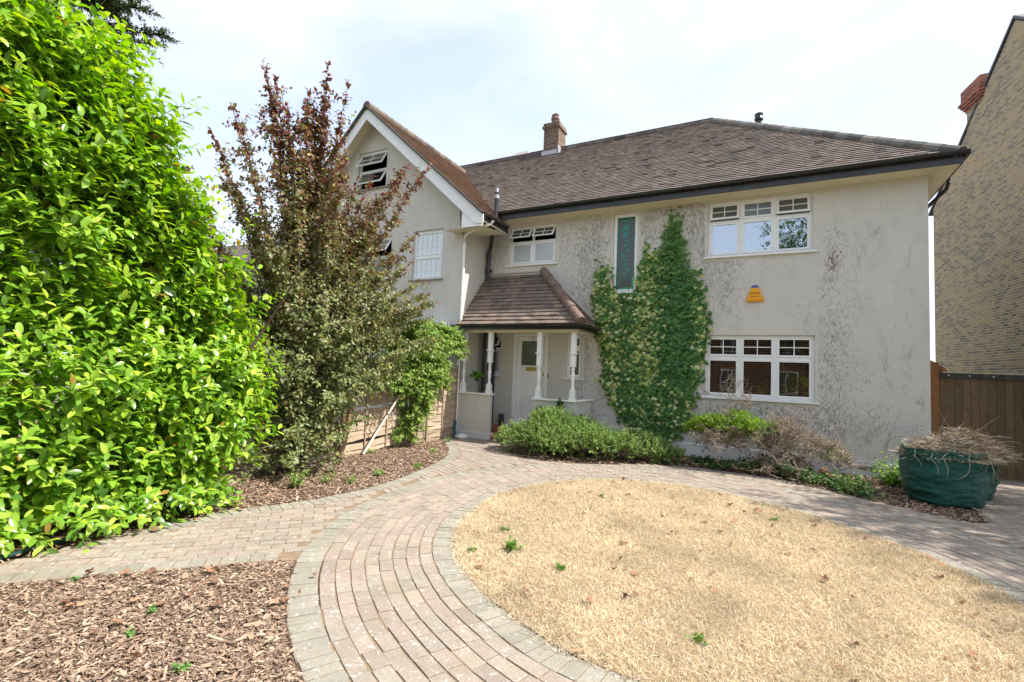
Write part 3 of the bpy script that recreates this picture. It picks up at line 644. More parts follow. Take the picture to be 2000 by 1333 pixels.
for (zz, rr) in ((hi-.25, .055), (hi-.42, .045)):
    for t0 in np.arange(0, 6.28, 1.256): 
        cx, cz = mxx+rr*math.cos(t0), zz+rr*math.sin(t0); g.prism([(cx+.026*math.cos(t), yb-.013, cz+.026*math.sin(t)) for t in np.arange(0, 6.28, .9)], (0, .004, 0), 2)
g.build('leaded_pane', stg, stw)
# door
dr = MB(); x0, x1, z0, z1 = DOOR; Yd = YF+.06
dr.box(x0, x0+.08, YF-.015, Yd+.05, z0, z1); dr.box(x1-.07, x1, YF-.015, Yd+.05, z0, z1); dr.box(x0+.08, x1-.07, YF-.015, Yd+.05, z1-.07, z1); dr.build('door_frame', wpaint_m, house, bevel=.006)
d = MB(); a, c = x0+.085, x1-.075; t = .04; zg0, zg1 = 1.84, 2.42
def dbox(*q): d.box(q[0], q[1], q[2], q[3], q[4], q[5])
dbox(a, a+.11, Yd, Yd+t, z0+.02, z1-.075); dbox(c-.11, c, Yd, Yd+t, z0+.02, z1-.075)
for lo, hi in ((z0+.02, .46), (.98, 1.22), (1.46, 1.80), (zg1, z1-.075)): dbox(a+.11, c-.11, Yd+.001, Yd+t, lo, hi)
mxx = (a+c)/2; dbox(mxx-.05, mxx+.05, Yd+.001, Yd+t, .46, .98)
for (p, q, lo, hi) in ((a+.11, mxx-.05, .46, .98), (mxx+.05, c-.11, .46, .98), (a+.11, c-.11, 1.22, 1.46)):
    d.box(p, q, Yd+.018, Yd+t-.002, lo, hi); d.box(p+.035, q-.035, Yd+.008, Yd+.018, lo+.035, hi-.035)
door = d.build('door', wpaint_m, house, bevel=.004, label='white panelled front door numbered 11')
b = MB(); b.box(a+.11, c-.11, Yd+.02, Yd+.026, zg0-.04, zg1); b.build('door_glass', glass_dark, door)
b = MB(); b.box(mxx-.145, mxx+.145, Yd-.006, Yd+.001, 1.66, 1.76); b.box(mxx-.11, mxx+.11, Yd-.011, Yd-.006, 1.685, 1.735); b.build('letterbox', brass_m, door, bevel=.002)
b = MB(); b.lathe([(.0, -.001), (.022, 0), (.02, .01)], (0, 0, 0), 12); b.v = [(c-.05+x, Yd-z, 1.60+y) for x, y, z in b.v]; b.box(c-.06, c-.04, Yd-.03, Yd, 1.55, 1.58); b.build('door_lock', brass_m, door)
def text(name, s, size, loc, rot, m, parent, ext=.002, align='CENTER'):
    cu_ = bpy.data.curves.new(name, 'FONT'); cu_.body = s; cu_.size = size; cu_.extrude = ext; cu_.align_x = align; cu_.align_y = 'CENTER'
    to = bpy.data.objects.new(name, cu_); COL.objects.link(to); bpy.context.view_layer.update(); me = bpy.data.meshes.new_from_object(to); bpy.data.objects.remove(to); me.materials.clear(); me.materials.append(m); o = bpy.data.objects.new(name, me); COL.objects.link(o); off = OFF[parent.name]; o.parent = parent; o.location = Vector(loc)-Vector(off); o.rotation_euler = rot; OFF[o.name] = off; return o
for dx_ in (-.022, .022): text('door_number', '1', .10, (mxx+.02+dx_, Yd-.004, 2.475), (rad(90), 0, 0), dark_m, door)
b = MB(); b.box(x0-.03, x1+.03, YF-.09, Yd+.02, .262, .302); b.build('door_threshold', wpaint_m, house, bevel=.005)
b = MB(); b.box(c+.10, c+.125, YF-.015, YF-.002, 1.52, 1.60); b.build('doorbell', dark_m, house)
window(house, *W_pl, YF, [], tz=2.22, fan_open=(0,), panes=(glass_dark, glass_frost), bars=False, deg=28)
window(house, *W_pr, YF, [], tz=2.25, panes=(glass_dark, glass_dark), bars=False)
# main roof
EY, EZ, RY, RZ = 10.56, 5.66, 14.9, 9.26
sl = (RZ-EZ)/(RY-EY); s_ = (0, 1, sl); sln = math.hypot(1, sl); EX = 2.93; LXR = -12.5; HX = -1.45; LS = (RY-EY)*sln
vx = -9.8  # gable ridge
parts = [tiles((LXR, EY, EZ), (1, 0, 0), s_, [(LXR-LXR+6.3, 0), (EX-LXR, 0), (HX-LXR, LS), (.0, LS), (0, (8.75-EZ)/sl*sln-.6), (2.6, (8.75-EZ)/sl*sln-.1)], .165, .115, TP)]
dxh = EX-HX; sl2 = (RZ-EZ)/dxh; s2 = math.hypot(1, sl2)
parts.append(tiles((EX, EY, EZ), (0, 1, 0), (-1, 0, sl2), [(0, 0), (2*(RY-EY), 0), (RY-EY, dxh*s2)], .165, .115, TP))
parts.append(tiles((LXR, 2*RY-EY, EZ), (1, 0, 0), (0, -1, sl), [(0, 0), (EX-LXR, 0), (HX-LXR, LS), (0, LS)], .33, .23, TP))
roof = slope_obj('roof', parts, tile_m, house)
b = MB(); ridge_tiles(b, (LXR, RY, RZ+.03), (HX, RY, RZ+.03)); ridge_tiles(b, (EX-.02, EY+.02, EZ+.04), (HX, RY, RZ+.04), r=.115, col=(.17,.155,.14)); ridge_tiles(b, (HX, RY, RZ+.04), (EX, 2*RY-EY, EZ+.03))
ob = b.build('ridge_tile', tile_m, roof)
b = MB(); b.box(-6.3, EX-.02, EY+.02, YF+.0, 5.485, 5.50); b.box(XR+.0, EX-.02, YF+.002, 19.1, 5.485, 5.50)
for x in (-4.55, .62, 1.72): b.box(x-.012, x+.012, EY+.04, YF-.002, 5.475, 5.485)
b.build('soffit', cream_m, house)
b = MB(); b.box(-6.05, EX+.0, EY, EY+.02, 5.475, 5.66); b.box(EX-.02, EX, EY+.02, 19.1, 5.475, 5.66); b.build('fascia', black_m, house, bevel=.004)
def gutter(b, p, q, r=.058):
    p, q = Vector(p), Vector(q); d = (q-p).normalized(); sd = d.cross(Vector((0, 0, 1))); n = 8; pr = []
    for k in range(n+1): t = math.pi*k/n; pr.append((math.cos(t)*r, -math.sin(t)*r))
    pr += [(-r*.86, 0)]+[(-math.cos(math.pi*k/n)*r*.86, -math.sin(math.pi*k/n)*r*.86) for k in range(1, n)]+[(r*.86, 0)]
    P0 = [p+sd*x+Vector((0, 0, z)) for x, z in pr]; P1 = [q+sd*x+Vector((0, 0, z)) for x, z in pr]; m_ = len(pr)
    b.add(P0+P1, [(i, i+m_, (i+1) % m_+m_, (i+1) % m_) for i in range(m_)]+[tuple(range(m_))[::-1], tuple(range(m_, 2*m_))])
b = MB(); gutter(b, (-6.08, EY-.06, 5.665), (EX+.07, EY-.06, 5.665)); gutter(b, (EX+.06, EY-.06, 5.664), (EX+.06, 19.1, 5.664))
for x in np.arange(-5.9, 2.9, .9): b.box(x-.018, x+.018, EY-.125, EY, 5.60, 5.612)
gt = b.build('gutter', gutter_m, house)
b = MB(); b.tube([(EX+.06, 11.55, 5.62), (EX+.06, 11.55, 5.50), (EX+.04, 11.62, 5.40), (XR+.09, 11.9, 5.05), (XR+.09, 11.92, 4.9), (XR+.09, 11.92, .1)], .034, 8); b.build('downpipe', gutter_m, house)
# vent pipe (soil stack)
b = MB(); b.tube([(-6.11, 10.42, 6.16), (-6.12, 10.42, 5.52)], .055, 12); b.tube([(-6.12, 10.42, 5.56), (-6.12, 10.42, 5.40)], .07, 12)
b.tube([(-6.12, 10.42, 5.44), (-6.22, 10.5, 5.2), (-6.5, 10.86, 4.86), (-6.55, 10.90, 4.72)], .052, 12); b.tube([(-6.55, 10.90, 4.74), (-6.55, 10.90, 4.60)], .066, 12); b.tube([(-6.55, 10.90, 4.62), (-6.56, 10.90, 3.95)], .052, 12)
b.tube([(-6.555, 10.90, 4.30), (-6.555, 10.90, 4.22)], .072, 12); b.box(-6.64, -6.47, 10.93, 10.99, 4.24, 4.28); vp = b.build('soil_pipe', black_m, house, smooth=False)
b = MB(); b.tube([(-6.11, 10.42, 6.0), (-6.11, 10.42, 6.09)], .06, 12); b.build('pipe_collar', lead_m, vp)
b = MB(); b.tube([(-6.11, 10.42, 6.16), (-6.11, 10.42, 6.27)], [.042, .034], 12); b.build('pipe_cowl', lead_m, vp)
# chimney
CB = brick_mat('chimney_brick', .225, .075, .012, (.30,.26,.20), [(0,(.08,.05,.04)),(.35,(.115,.075,.055)),(.7,(.15,.10,.07)),(1,(.20,.14,.09))], (1,.35,0))
b = MB(); cx0, cx1, cy0, cy1 = -6.82, -6.28, 14.62, 15.25
b.box(cx0, cx1, cy0, cy1, 8.6, 9.98); b.box(cx0-.05, cx1+.05, cy0-.05, cy1+.05, 9.98, 10.06); b.box(cx0-.02, cx1+.02, cy0-.02, cy1+.02, 10.06, 10.16); chim = b.build('chimney', CB, roof)
b = MB(); b.tube([(cx0+.27, cy0+.3, 10.16), (cx0+.27, cy0+.3, 10.38), (cx0+.27, cy0+.3, 10.40), (cx0+.27, cy0+.3, 10.47)], [.13, .115, .15, .14], 14); b.tube([(cx0+.27, cy0+.3, 10.47), (cx0+.27, cy0+.3, 10.56), (cx0+.25, cy0+.3, 10.62)], [.10, .13, .05], 12); b.build('chimney_pot', terra_m, chim)
b = MB(); b.box(cx0-.03, cx1+.03, cy0-.06, cy0-.002, 9.02, 9.16); b.box(cx1+.002, cx1+.04, cy0-.06, cy1, 9.04, 9.30); b.build('lead_flashing', lead_m, chim)
b = MB(); b.tube([(-.26, 15.6, 8.5), (-.26, 15.6, 9.42)], .075, 12); b.tube([(-.26, 15.6, 9.38), (-.26, 15.6, 9.43), (-.26, 15.6, 9.50), (-.26, 15.6, 9.58), (-.26, 15.6, 9.63)], [.10, .125, .105, .12, .05], 14); b.build('flue', gutter_m, roof)
b = MB(); b.box(-8.0, -7.5, RY-.14, RY+.14, RZ+.06, RZ+.15); b.build('ridge_vent', tile_m, roof)
# porch
PX0, PX1, PY = -6.64, -3.62, 9.87
b = MB(); b.box(PX0, -5.72, PY, PY+.12, .18, 1.05); b.box(PX0, PX0+.1, PY+.12, YF-.003, .18, 1.05); pwl = b.build('porch_wall', render_m, house, bevel=.008)
b = MB(); b.box(-4.62, PX1, PY, PY+.12, .18, 1.02); b.box(PX1-.12, PX1, PY+.12, YF-.003, .18, 1.02); pw = b.build('porch_wall', render_m, house, bevel=.008)
b = MB(); b.box(PX0+.0, -5.69, PY-.03, PY+.15, 0, .178); b.build('plinth', pale_m, pwl, bevel=.02)
b = MB(); b.box(-4.65, PX1+.03, PY-.03, PY+.15, 0, .178); b.box(PX1-.12, PX1+.03, PY+.15, YF-.05, 0, .178); b.build('plinth', pale_m, pw, bevel=.02)
b = MB(); b.box(PX0, -5.685, PY-.035, PY+.155, 1.052, 1.085); b.build('wall_ledge', wpaint_m, pwl, bevel=.006)
b = MB(); b.box(-4.655, PX1+.035, PY-.035, PY+.155, 1.022, 1.055); b.box(PX1-.155, PX1+.035, PY+.155, YF-.003, 1.022, 1.055); b.build('wall_ledge', wpaint_m, pw, bevel=.006)
b = MB(); b.box(PX0+.1, PX1-.15, PY+.03, YF-.02, 0, .13); b.box(PX0+.1, PX1-.15, PY+.45, YF-.02, .13, .26); b.build('porch_step', red_tile_m, house, bevel=.008)
def post(x, y, z0, z1):
    b = MB(); h = z1-z0; q = .053
    b.box(x-q*1.25, x+q*1.25, y-q*1.25, y+q*1.25, z0, z0+.05); b.box(x-q, x+q, y-q, y+q, z0+.05, z0+.22)
    t0 = z0+.22; t1 = z0+.88
    pr = [(.050,0),(.058,.012),(.04,.03),(.046,.05),(.030,.07),(.036,.13),(.047,.26),(.052,.31),(.034,.335),(.034,.35),(.050,.37),(.036,.39),(.030,.42),(.052,.45),(.034,.47),(.032,.50),(.040,.52),(.054,.555),(.058,.60),(.060,.66)]
    b.lathe([(r*.88, z*(t1-t0)/.66) for r, z in pr], (x, y, t0), 16)
    b.box(x-q*.95, x+q*.95, y-q*.95, y+q*.95, t1-.16, z0+1.0); b.box(x-q*1.45, x+q*1.45, y-q*1.45, y+q*1.45, z0+1.0, z0+1.02); b.box(x-q*1.25, x+q*1.25, y-q*1.25, y+q*1.25, z0+1.02, z0+1.04)
    b.box(x-q*.95, x+q*.95, y-q*.95, y+q*.95, z0+1.04, z1); return b.build('porch_post', wpaint_m, house, bevel=.004, label='white turned timber porch post')
for x, z in ((-6.53, 1.085), (-5.80, 1.085), (-4.52, 1.055), (-3.71, 1.055)): post(x, PY+.06, z, 2.53)
b = MB(); b.box(PX0, PX1+.02, PY, PY+.10, 2.53, 2.64); b.box(PX1-.08, PX1+.02, PY+.10, YF-.003, 2.53, 2.64); b.build('porch_beam', wood_m if False else cream_m, house)
pey, pez, ptz, pex = PY-.17, 2.70, 4.13, -3.47
psl = (ptz-pez)/(YF-pey); psn = math.hypot(1, psl); PP = [(.225,.16,.125),(.18,.135,.11),(.215,.16,.13),(.145,.115,.098),(.19,.15,.125)]
A = (-6.655, pey, pez); uw = pex-A[0]; ut = -4.98-A[0]
p1 = tiles(A, (1, 0, 0), (0, 1, psl), [(0, 0), (uw, 0), (ut, (YF-pey)*psn), (0, (YF-pey)*psn)], .20, .135, PP, thick=.030)
sx = (ptz-pez)/(pex+4.98); ssn = math.hypot(1, sx)
p2 = tiles((pex, pey, pez), (0, 1, 0), (-1, 0, sx), [(0, 0), (YF-pey-.005, 0), (YF-pey-.005, (pex+4.98)*ssn)], .20, .135, PP, thick=.030)
pr = slope_obj('porch_roof', [p1, p2], ptile_m, house)
b = MB(); P0, P1 = Vector((pex-.02, pey+.02, pez+.05)), Vector((-4.98, YF-.03, ptz+.06))
for i in range(5):
    a, c = P0+(P1-P0)*i/5, P0+(P1-P0)*(i+1.12)/5; 
    if i == 4: c = P1
    b.tube([a+Vector((0, 0, .012*(i % 2))), c], [.115, .10], 14, 0, (.15, .11, .09))
b.build('hip_tile', terra_m, pr)
b = MB(); b.box(-6.655, pex-.03, pey+.03, pey+.05, 2.58, 2.695); b.box(pex-.05, pex-.03, pey+.05, YF-.003, 2.58, 2.695); gutter(b, (-6.75, pey-.025, 2.69), (pex+.06, pey-.025, 2.69), .05); gutter(b, (pex+.03, pey-.02, 2.689), (pex+.03, YF-.01, 2.689), .05); b.build('porch_gutter', gutter_m, house)
b = MB(); b.box(-6.655, pex-.05, pey+.05, YF-.004, 2.645, 2.655); b.build('porch_ceiling', wpaint_m, house)
b = MB(); mort_m = mat('mortar_fillet', (.42,.39,.30), .9, .1, noise=[(20, .2, 3)])
b.tube([(-6.64, pey+.1, pez+.11), (-6.64, YF-.02, ptz+.05)], .022, 6); b.tube([(-6.6, YF-.01, ptz+.04), (-5.0, YF-.01, ptz+.05)], .025, 6); b.tube([(-4.9, YF-.01, ptz), (pex+.02, YF-.01, pez+.05)], .022, 6); b.build('mortar_fillet', mort_m, pr)
b = MB(); b.tube([(-6.50, 10.80, .2), (-6.50, 10.80, 2.64)], .045, 10, 0); b.box(-6.40, -6.26, 10.86, 10.99, .26, 2.64); b.build('porch_pipe', black_m, house)
b = MB(); b.box(-5.92, -5.80, 10.66, 10.76, .262, .56); b.box(-5.90, -5.82, 10.64, 10.66, .30, .50); bs = b.build('boot_scraper', mat('scraper_brown', (.06,.045,.04), .7), None, bevel=.008, base=(-5.86, 10.7, .262)); tag(bs, 'small dark brown upright box standing beside the front door', 'doorstop')
# alarm box
al = thing('alarm_box', (-.22, YF, 3.4), 'yellow bell box with blue cap fixed on the rendered wall between the two large windows', 'alarm box')
def rtri(cx, cz, s, k, rr=.06):
    P = [(-.175, -.145), (.175, -.145), (.065, .155), (-.065, .155)]; out = []
    n = len(P)
    for i in range(n):
        p = np.array(P[i]); a = np.array(P[i-1])-p; c = np.array(P[(i+1) % n])-p; a /= np.linalg.norm(a); c /= np.linalg.norm(c)
        for t in np.linspace(0, 1, 6): q = p+a*rr*(1-t)**2*1.0+c*rr*t**2; out.append((cx+q[0]*s, cz+q[1]*s*k))
    return out
b = MB(); L0 = rtri(-.22, 3.405, 1.0, 1); L1 = rtri(-.22, 3.405, 1, 1); L2 = rtri(-.22, 3.405, .86, .86); n = len(L0)
b.add([(x, YF-.001, z) for x, z in L0]+[(x, YF-.045, z) for x, z in L1]+[(x, YF-.068, z) for x, z in L2], [(i, (i+1) % n, (i+1) % n+n, i+n) for i in range(n)]+[(i+n, (i+1) % n+n, (i+1) % n+2*n, i+2*n) for i in range(n)]+[tuple(range(2*n, 3*n))])
b.build('bell_cover', orange_m, al)
b = MB(); b.lathe([(.062, -.01), (.07, .0), (.066, .02), (.045, .038), (.01, .045)], (-.22, YF-.03, 3.555), 14); b.v = [(x, YF-.03+(y-(YF-.03))*.45, z) for x, y, z in b.v]; b.build('strobe_cap', blue_m, al)
text('bell_lettering', 'HEWES', .055, (-.22, YF-.070, 3.425), (rad(90), 0, 0), ink_m, al, .001); text('bell_lettering', '0208 777 4345', .027, (-.22, YF-.070, 3.355), (rad(90), 0, 0), ink_m, al, .001)
#@@NEIGH
# ------------------------------------------------------------------ gabled house on the left
GY = 9.85; gab = thing('gabled_house', (-9.8, 14, 0), 'neighbouring rendered house with steep front gable and white bargeboards', 'house')
PKX, PKZ, GSR, GSL = -9.78, 8.75, .879, 1.0; BY = 9.40
XG0 = -13.0
b = MB(); hol = [(-10.42, -9.35, 6.58, 7.68), (-8.26, -7.30, 3.90, 5.20), (-9.95, -9.0, 3.95, 5.16), (-12.1, -11.3, 3.9, 5.2)]
def gab_wall():
    # clip the stuccoed gable by the rakes: grid with openings, the cells cut by the slope
    As = sorted({XG0, XL, PKX, *[h[0] for h in hol], *[h[1] for h in hol]}); 
    top = lambda x: PKZ-.12-(GSR*(x-PKX) if x > PKX else GSL*(PKX-x))
    for i in range(len(As)-1):
        a, c = As[i], As[i+1]; hs = sorted([h for h in hol if h[0] <= (a+c)/2 <= h[1]], key=lambda h: h[2]); z = 0
        for h in hs: b.add([(a, GY, z), (c, GY, z), (c, GY, h[2]), (a, GY, h[2])], [(0, 1, 2, 3)]); z = h[3]
        b.add([(a, GY, z), (c, GY, z), (c, GY, top(c)), (a, GY, top(a))], [(0, 1, 2, 3)])
    for h in hol:
        for (p, q) in (((h[0], h[2]), (h[1], h[2])), ((h[1], h[2]), (h[1], h[3])), ((h[1], h[3]), (h[0], h[3])), ((h[0], h[3]), (h[0], h[2]))):
            b.add([(p[0], GY, p[1]), (q[0], GY, q[1]), (q[0], GY+.14, q[1]), (p[0], GY+.14, p[1])], [(0, 1, 2, 3)])
gab_wall(); b.add([(XL, GY, 0), (XL, YF, 0), (XL, YF, 5.9), (XL, GY, 5.9)], [(0, 1, 2, 3)]); b.add([(XG0, GY, 0), (XG0, 18, 0), (XG0, 18, 5.4), (XG0, GY, 5.4)], [(0, 1, 2, 3)])
for h in hol: b.add([(h[0]-.2, GY+.15, h[2]-.2), (h[1]+.2, GY+.15, h[2]-.2), (h[1]+.2, GY+.15, h[3]+.2), (h[0]-.2, GY+.15, h[3]+.2), (h[0]-.2, GY+1.4, h[2]-.2), (h[1]+.2, GY+1.4, h[2]-.2), (h[1]+.2, GY+1.4, h[3]+.2), (h[0]-.2, GY+1.4, h[3]+.2)], [(4, 5, 6, 7), (0, 1, 5, 4), (1, 2, 6, 5), (2, 3, 7, 6), (3, 0, 4, 7)], 1)
gw = b.build('wall', [render_m, dark_m], gab)
sR = math.hypot(1, GSR); sL = math.hypot(1, GSL); RXe = -5.86; LXe = -13.4; TG = [(.25,.17,.125),(.22,.155,.12),(.27,.185,.135),(.20,.145,.115)]
zR = PKZ-GSR*(RXe-PKX); zL = PKZ-GSL*(PKX-LXe); lr_ = (RXe-PKX)*sR; ll_ = (PKX-LXe)*sL
yv = lambda z: EY+(z-EZ)/sl
g1 = tiles((RXe, BY, zR), (0, 1, 0), (-1, 0, GSR), [(0, 0), (yv(5.66)-BY+.1, 0), (yv(5.66)-BY+.15, .55), (yv(PKZ)-BY+.15, lr_), (0, lr_)], .165, .115, TG)
g2 = tiles((LXe, BY, zL), (0, 1, 0), (1, 0, GSL), [(0, 0), (5.2, 0), (5.2, ll_), (0, ll_)], .165, .115, TG)
groof = slope_obj('roof', [g1, g2], tile_m, gab)
b = MB(); ridge_tiles(b, (PKX, BY-.03, PKZ+.04), (PKX, 14.2, PKZ+.04), col=(.15,.12,.10))
for (xe, ze) in ((RXe, zR), (LXe, zL)):   # dark verge tiles above the bargeboards
    b.bar((PKX, BY-.03, PKZ-.03), (xe, BY-.03, ze-.03), .10, .045, up=(0, 1, 0) if False else (0, 0, 1), col=(.09, .085, .075))
b.build('verge_tile', tile_m, groof)
for (xe, ze, S) in ((RXe, zR, GSR), (LXe, zL, GSL)):
    b = MB(); t = .25*math.hypot(1, S); o_ = .05
    b.prism([(PKX, BY, PKZ-o_), (xe, BY, ze-o_), (xe, BY, ze-o_-t*.62), (xe+(.22 if xe < PKX else -.22), BY, ze-o_-t*.62), (PKX, BY, PKZ-o_-t)], (0, .025, 0)); b.build('bargeboard', white_m, gab, bevel=.003)
b = MB()
for (xe, ze, S, k) in ((RXe, zR, GSR, 1), (LXe, zL, GSL, -1)):
    b.add([(PKX, BY+.026, PKZ-.14), (xe, BY+.026, ze-.14), (xe, GY+.0, ze-.14), (PKX, GY+.0, PKZ-.14)], [(0, 1, 2, 3)])
b.add([(XL-.3, BY+.026, zR-.33), (RXe, BY+.026, zR-.33), (RXe, EY, zR-.20), (XL-.3, EY, zR-.20)], [(0, 1, 2, 3)])
b.build('soffit', cream_m, gab)
b = MB(); b.prism([(RXe-.62, BY+.03, zR-.31), (RXe-.03, BY+.03, zR-.31), (RXe-.03, BY+.03, zR-.12), (RXe-.60, BY+.03, zR+.26)], (0, .02, 0)); b.box(RXe-.03, RXe-.01, BY+.05, EY, zR-.20, zR-.03); b.build('soffit_box', wpaint_m, gab)
b = MB(); gutter(b, (RXe+.06, BY+.1, zR-.03), (RXe+.06, EY-.05, zR-.03)); b.box(RXe-.01, RXe+.02, BY+.05, EY+.05, zR-.18, zR-.02); b.build('gutter', gutter_m, gab)
b = MB(); b.tube([(-5.80, 9.78, zR-.10), (-5.86, 9.76, zR-.17), (-5.98, 9.76, zR-.20)], .036, 10); b.tube([(-5.98, 9.76, zR-.20), (-6.50, 9.78, 4.98), (-6.59, 9.79, 4.90), (-6.60, 9.79, 4.70), (-6.60, 9.79, .05)], .035, 10)
for z in (4.6, 3.3, 2.0): b.tube([(-6.60, 9.79, z), (-6.60, 9.79, z+.07)], .043, 10)
b.build('downpipe', white_m, gab)
b = MB(); b.tube([(-6.78, 9.84, 5.72), (-6.80, 9.835, 5.5), (-6.77, 9.835, 5.2), (-6.70, 9.835, 4.98), (-6.63, 9.83, 4.9)], .008, 5); b.build('cable', dark_m, gab)
stone_sill = mat('stone_sill', (.36,.34,.28), .9, .2, noise=[(8, .2, 4)])
window(gab, -10.42, -9.35, 6.58, 7.68, GY, [], tz=7.13, fan_open=(0,), allopen=True, panes=(glass_sky, glass_sky), deg=30, sillm=stone_sill)
wq = window(gab, -8.26, -7.30, 3.90, 5.20, GY, [], tz=4.52, panes=(glass_net, glass_net), bars=False, sillm=stone_sill)
b = MB()
for (lo, hi) in ((3.99, 4.45), (4.59, 5.11)):
    for q in (.2, .4, .6, .8): b.box(-8.17+q*.78-.004, -8.17+q*.78+.004, GY+.072, GY+.078, lo, hi)
    for q in (.33, .66): b.box(-8.17, -7.39, GY+.070, GY+.0715, lo+(hi-lo)*q-.003, lo+(hi-lo)*q+.003)
b.build('glazing_bar', white_m, wq)
window(gab, -9.95, -9.0, 3.95, 5.16, GY, [], tz=4.62, fan_open=(0,), panes=(glass_sky, glass_dark), deg=34, sillm=stone_sill)
window(gab, -12.1, -11.3, 3.9, 5.2, GY, [], tz=4.5, panes=(glass_sky, glass_sky), sillm=stone_sill)
bay = MB(); bay.box(-10.3, -6.93, 9.42, GY-.002, 2.62, 2.76); by = bay.build('bay_roof', lead_m, gab, bevel=.02)
b = MB(); b.box(-10.25, -6.98, 9.46, GY-.002, 2.52, 2.618); b.build('bay_fascia', white_m, by); b = MB(); b.box(-10.2, -7.02, 9.5, GY-.002, .1, .9); b.build('bay_wall', render_m, by)
window(by, -10.2, -7.02, .95, 2.50, 9.44, [-9.4, -8.6, -7.8], tz=2.0, panes=(glass_clear, glass_net), bars=False)
# ------------------------------------------------------------------ yellow brick house on the right
ux, uy = -.163, .9866
def WP(t, z, o=0): return (5.9-.165*(t-17.3)+o, t-o*.165, z)   # t is the y coordinate along the flank wall
YB = brick_mat('stock_brick', .225, .075, .015, (.52,.47,.40), [(0,(.18,.145,.105)),(.25,(.26,.20,.13)),(.5,(.33,.255,.15)),(.75,(.39,.30,.17)),(1,(.42,.29,.13))], (-.163,.9866,0), 3)
RB = brick_mat('red_brick', .225, .075, .010, (.45,.38,.33), [(0,(.16,.05,.035)),(.5,(.30,.085,.05)),(1,(.38,.12,.07))], (-.5,.86,0), 5)
nb = thing('stock_brick_house', (6.5, 17.3, 0), 'tall yellow stock brick house rising beyond the wooden gate', 'house')
b = MB(); b.prism([WP(12.9, -.1), WP(21.66, -.1), WP(21.66, 7.99), WP(17.26, 11.74), WP(12.9, 7.99)], (7, 1.15, 0)); b.build('wall', YB, nb)
b = MB(); o_ = -.05
for (a, c) in ((WP(21.9, 7.84, -.04), WP(17.26, 11.80, -.04)), (WP(17.26, 11.80, -.04), WP(12.5, 7.70, -.04))):
    a, c = Vector(a), Vector(c); dd = Vector((7.1, 1.16, 0)); P4 = [a, c, c+dd, a+dd]; up = Vector((0, 0, .09)); b.prism(P4, up)
b.build('roof', mat('slate', (.09,.09,.10), .6, .4, noise=[(6, .2, 4)]), nb)
b = MB(); y0, y1 = 18.75, 19.55
def stk(t0, t1, z0, z1, e): b.prism([WP(t0-e, z0, -e), WP(t1+e, z0, -e), WP(t1+e, z0, .75+e), WP(t0-e, z0, .75+e)], (0, 0, z1-z0))
stk(y0, y1, 7.5, 10.35, -.004+.008); ch = b.build('chimney', YB, nb)
b = MB()
for k, e in enumerate((.03, .07, .11, .15)): stk(y0, y1, 10.35+k*.09, 10.44+k*.09, e)
stk(y0, y1, 10.71, 11.10, .10); b.build('chimney_corbel', RB, ch)
b = MB(); 
q = WP(18.95, 11.1, .35); b.tube([q, (q[0], q[1], 11.42)], .07, 10); b.build('flue', pale_m, ch)
b = MB(); q = WP(19.4, 11.1, .2); b.tube([q, (q[0], q[1], 11.25)], [.13, .11], 10); b.build('chimney_pot', terra_m, ch)
b = MB(); b.box(2.86, 3.5, 19.0, 19.6, 2.55, 2.75); b.box(2.86, 3.4, 19.0, 19.5, 0, 2.54, 1); b.build('side_extension', [lead_m, pale_m], nb)
b = MB(); b.tube([(2.95, 13.9, 4.75), (4.3, 20.4, 7.0)], .02, 5); 
# a second roofline far to the left behind the purple tree
fh = thing('distant_house', (-26, 17, 0), 'low roofed house half hidden behind the purple leaved tree', 'house')
b = MB(); b.box(-31, -18.5, 15, 22, 0, 6.1); b.build('wall', render_m, fh)
p3 = tiles((-31.3, 14.6, 6.1), (1, 0, 0), (0, 1, .75), [(0, 0), (13.2, 0), (10.5, 4.4), (1, 4.4)], .33, .23, TP); slope_obj('roof', [p3], tile_m, fh)
b = MB(); b.box(-31.3, -18.1, 14.5, 14.62, 5.98, 6.14); b.build('gutter', pale_m, fh)
#@@GATE
gate = thing('wooden_gate', (4.6, 12, 0), 'wide dark boarded driveway gate beside the rendered house', 'gate')
b = MB(); x = 2.905
while x < 6.5:
    wd = .118; c = .75+RS.rand()*.5; b.box(x, x+wd-.006, 12.0+RS.normal(0, .002), 12.022, .06, 1.93, 0, (.105*c, .07*c, .04*c)); x += wd
b.build('gate_board', gate_m, gate)
b = MB(); b.box(2.72, 6.6, 11.955, 11.998, 1.86, 1.95, 0, (.035,.035,.04)); b.box(2.98, 6.6, 12.024, 12.06, .3, .42, 0, (.12,.08,.045)); b.build('gate_rail', gate_m, gate)
b = MB(); b.box(2.96, 6.6, 11.98, 12.05, 1.951, 1.975, 0, (.42,.36,.24)); b.build('gate_capping', gate_m, gate)
b = MB(); b.box(2.74, 2.90, 11.93, 12.08, 0, 2.15, 0, (.20,.085,.035)); b.build('gate_post', gate_m, gate)
b = MB()
for (cx, cz, r, z0) in ((2.74, 2.02, .17, 1.7), (2.905, 1.93, .17, 1.7)):
    pts = [(cx, 12.03, z0)]+[(cx+r*math.cos(t), 12.03, cz+r*math.sin(t)) for t in np.linspace(math.pi/2, 0, 10)]+[(cx+r, 12.03, z0)]
    b.prism(pts, (0, .03, 0), 0, (.24,.10,.04))
    b.tube([(cx+r*math.cos(t), 12.035, cz+r*math.sin(t)) for t in np.linspace(math.pi/2, 0, 10)], .014, 5, 0, (.45,.36,.24))
b.build('scalloped_panel', gate_m, gate)
b = MB()
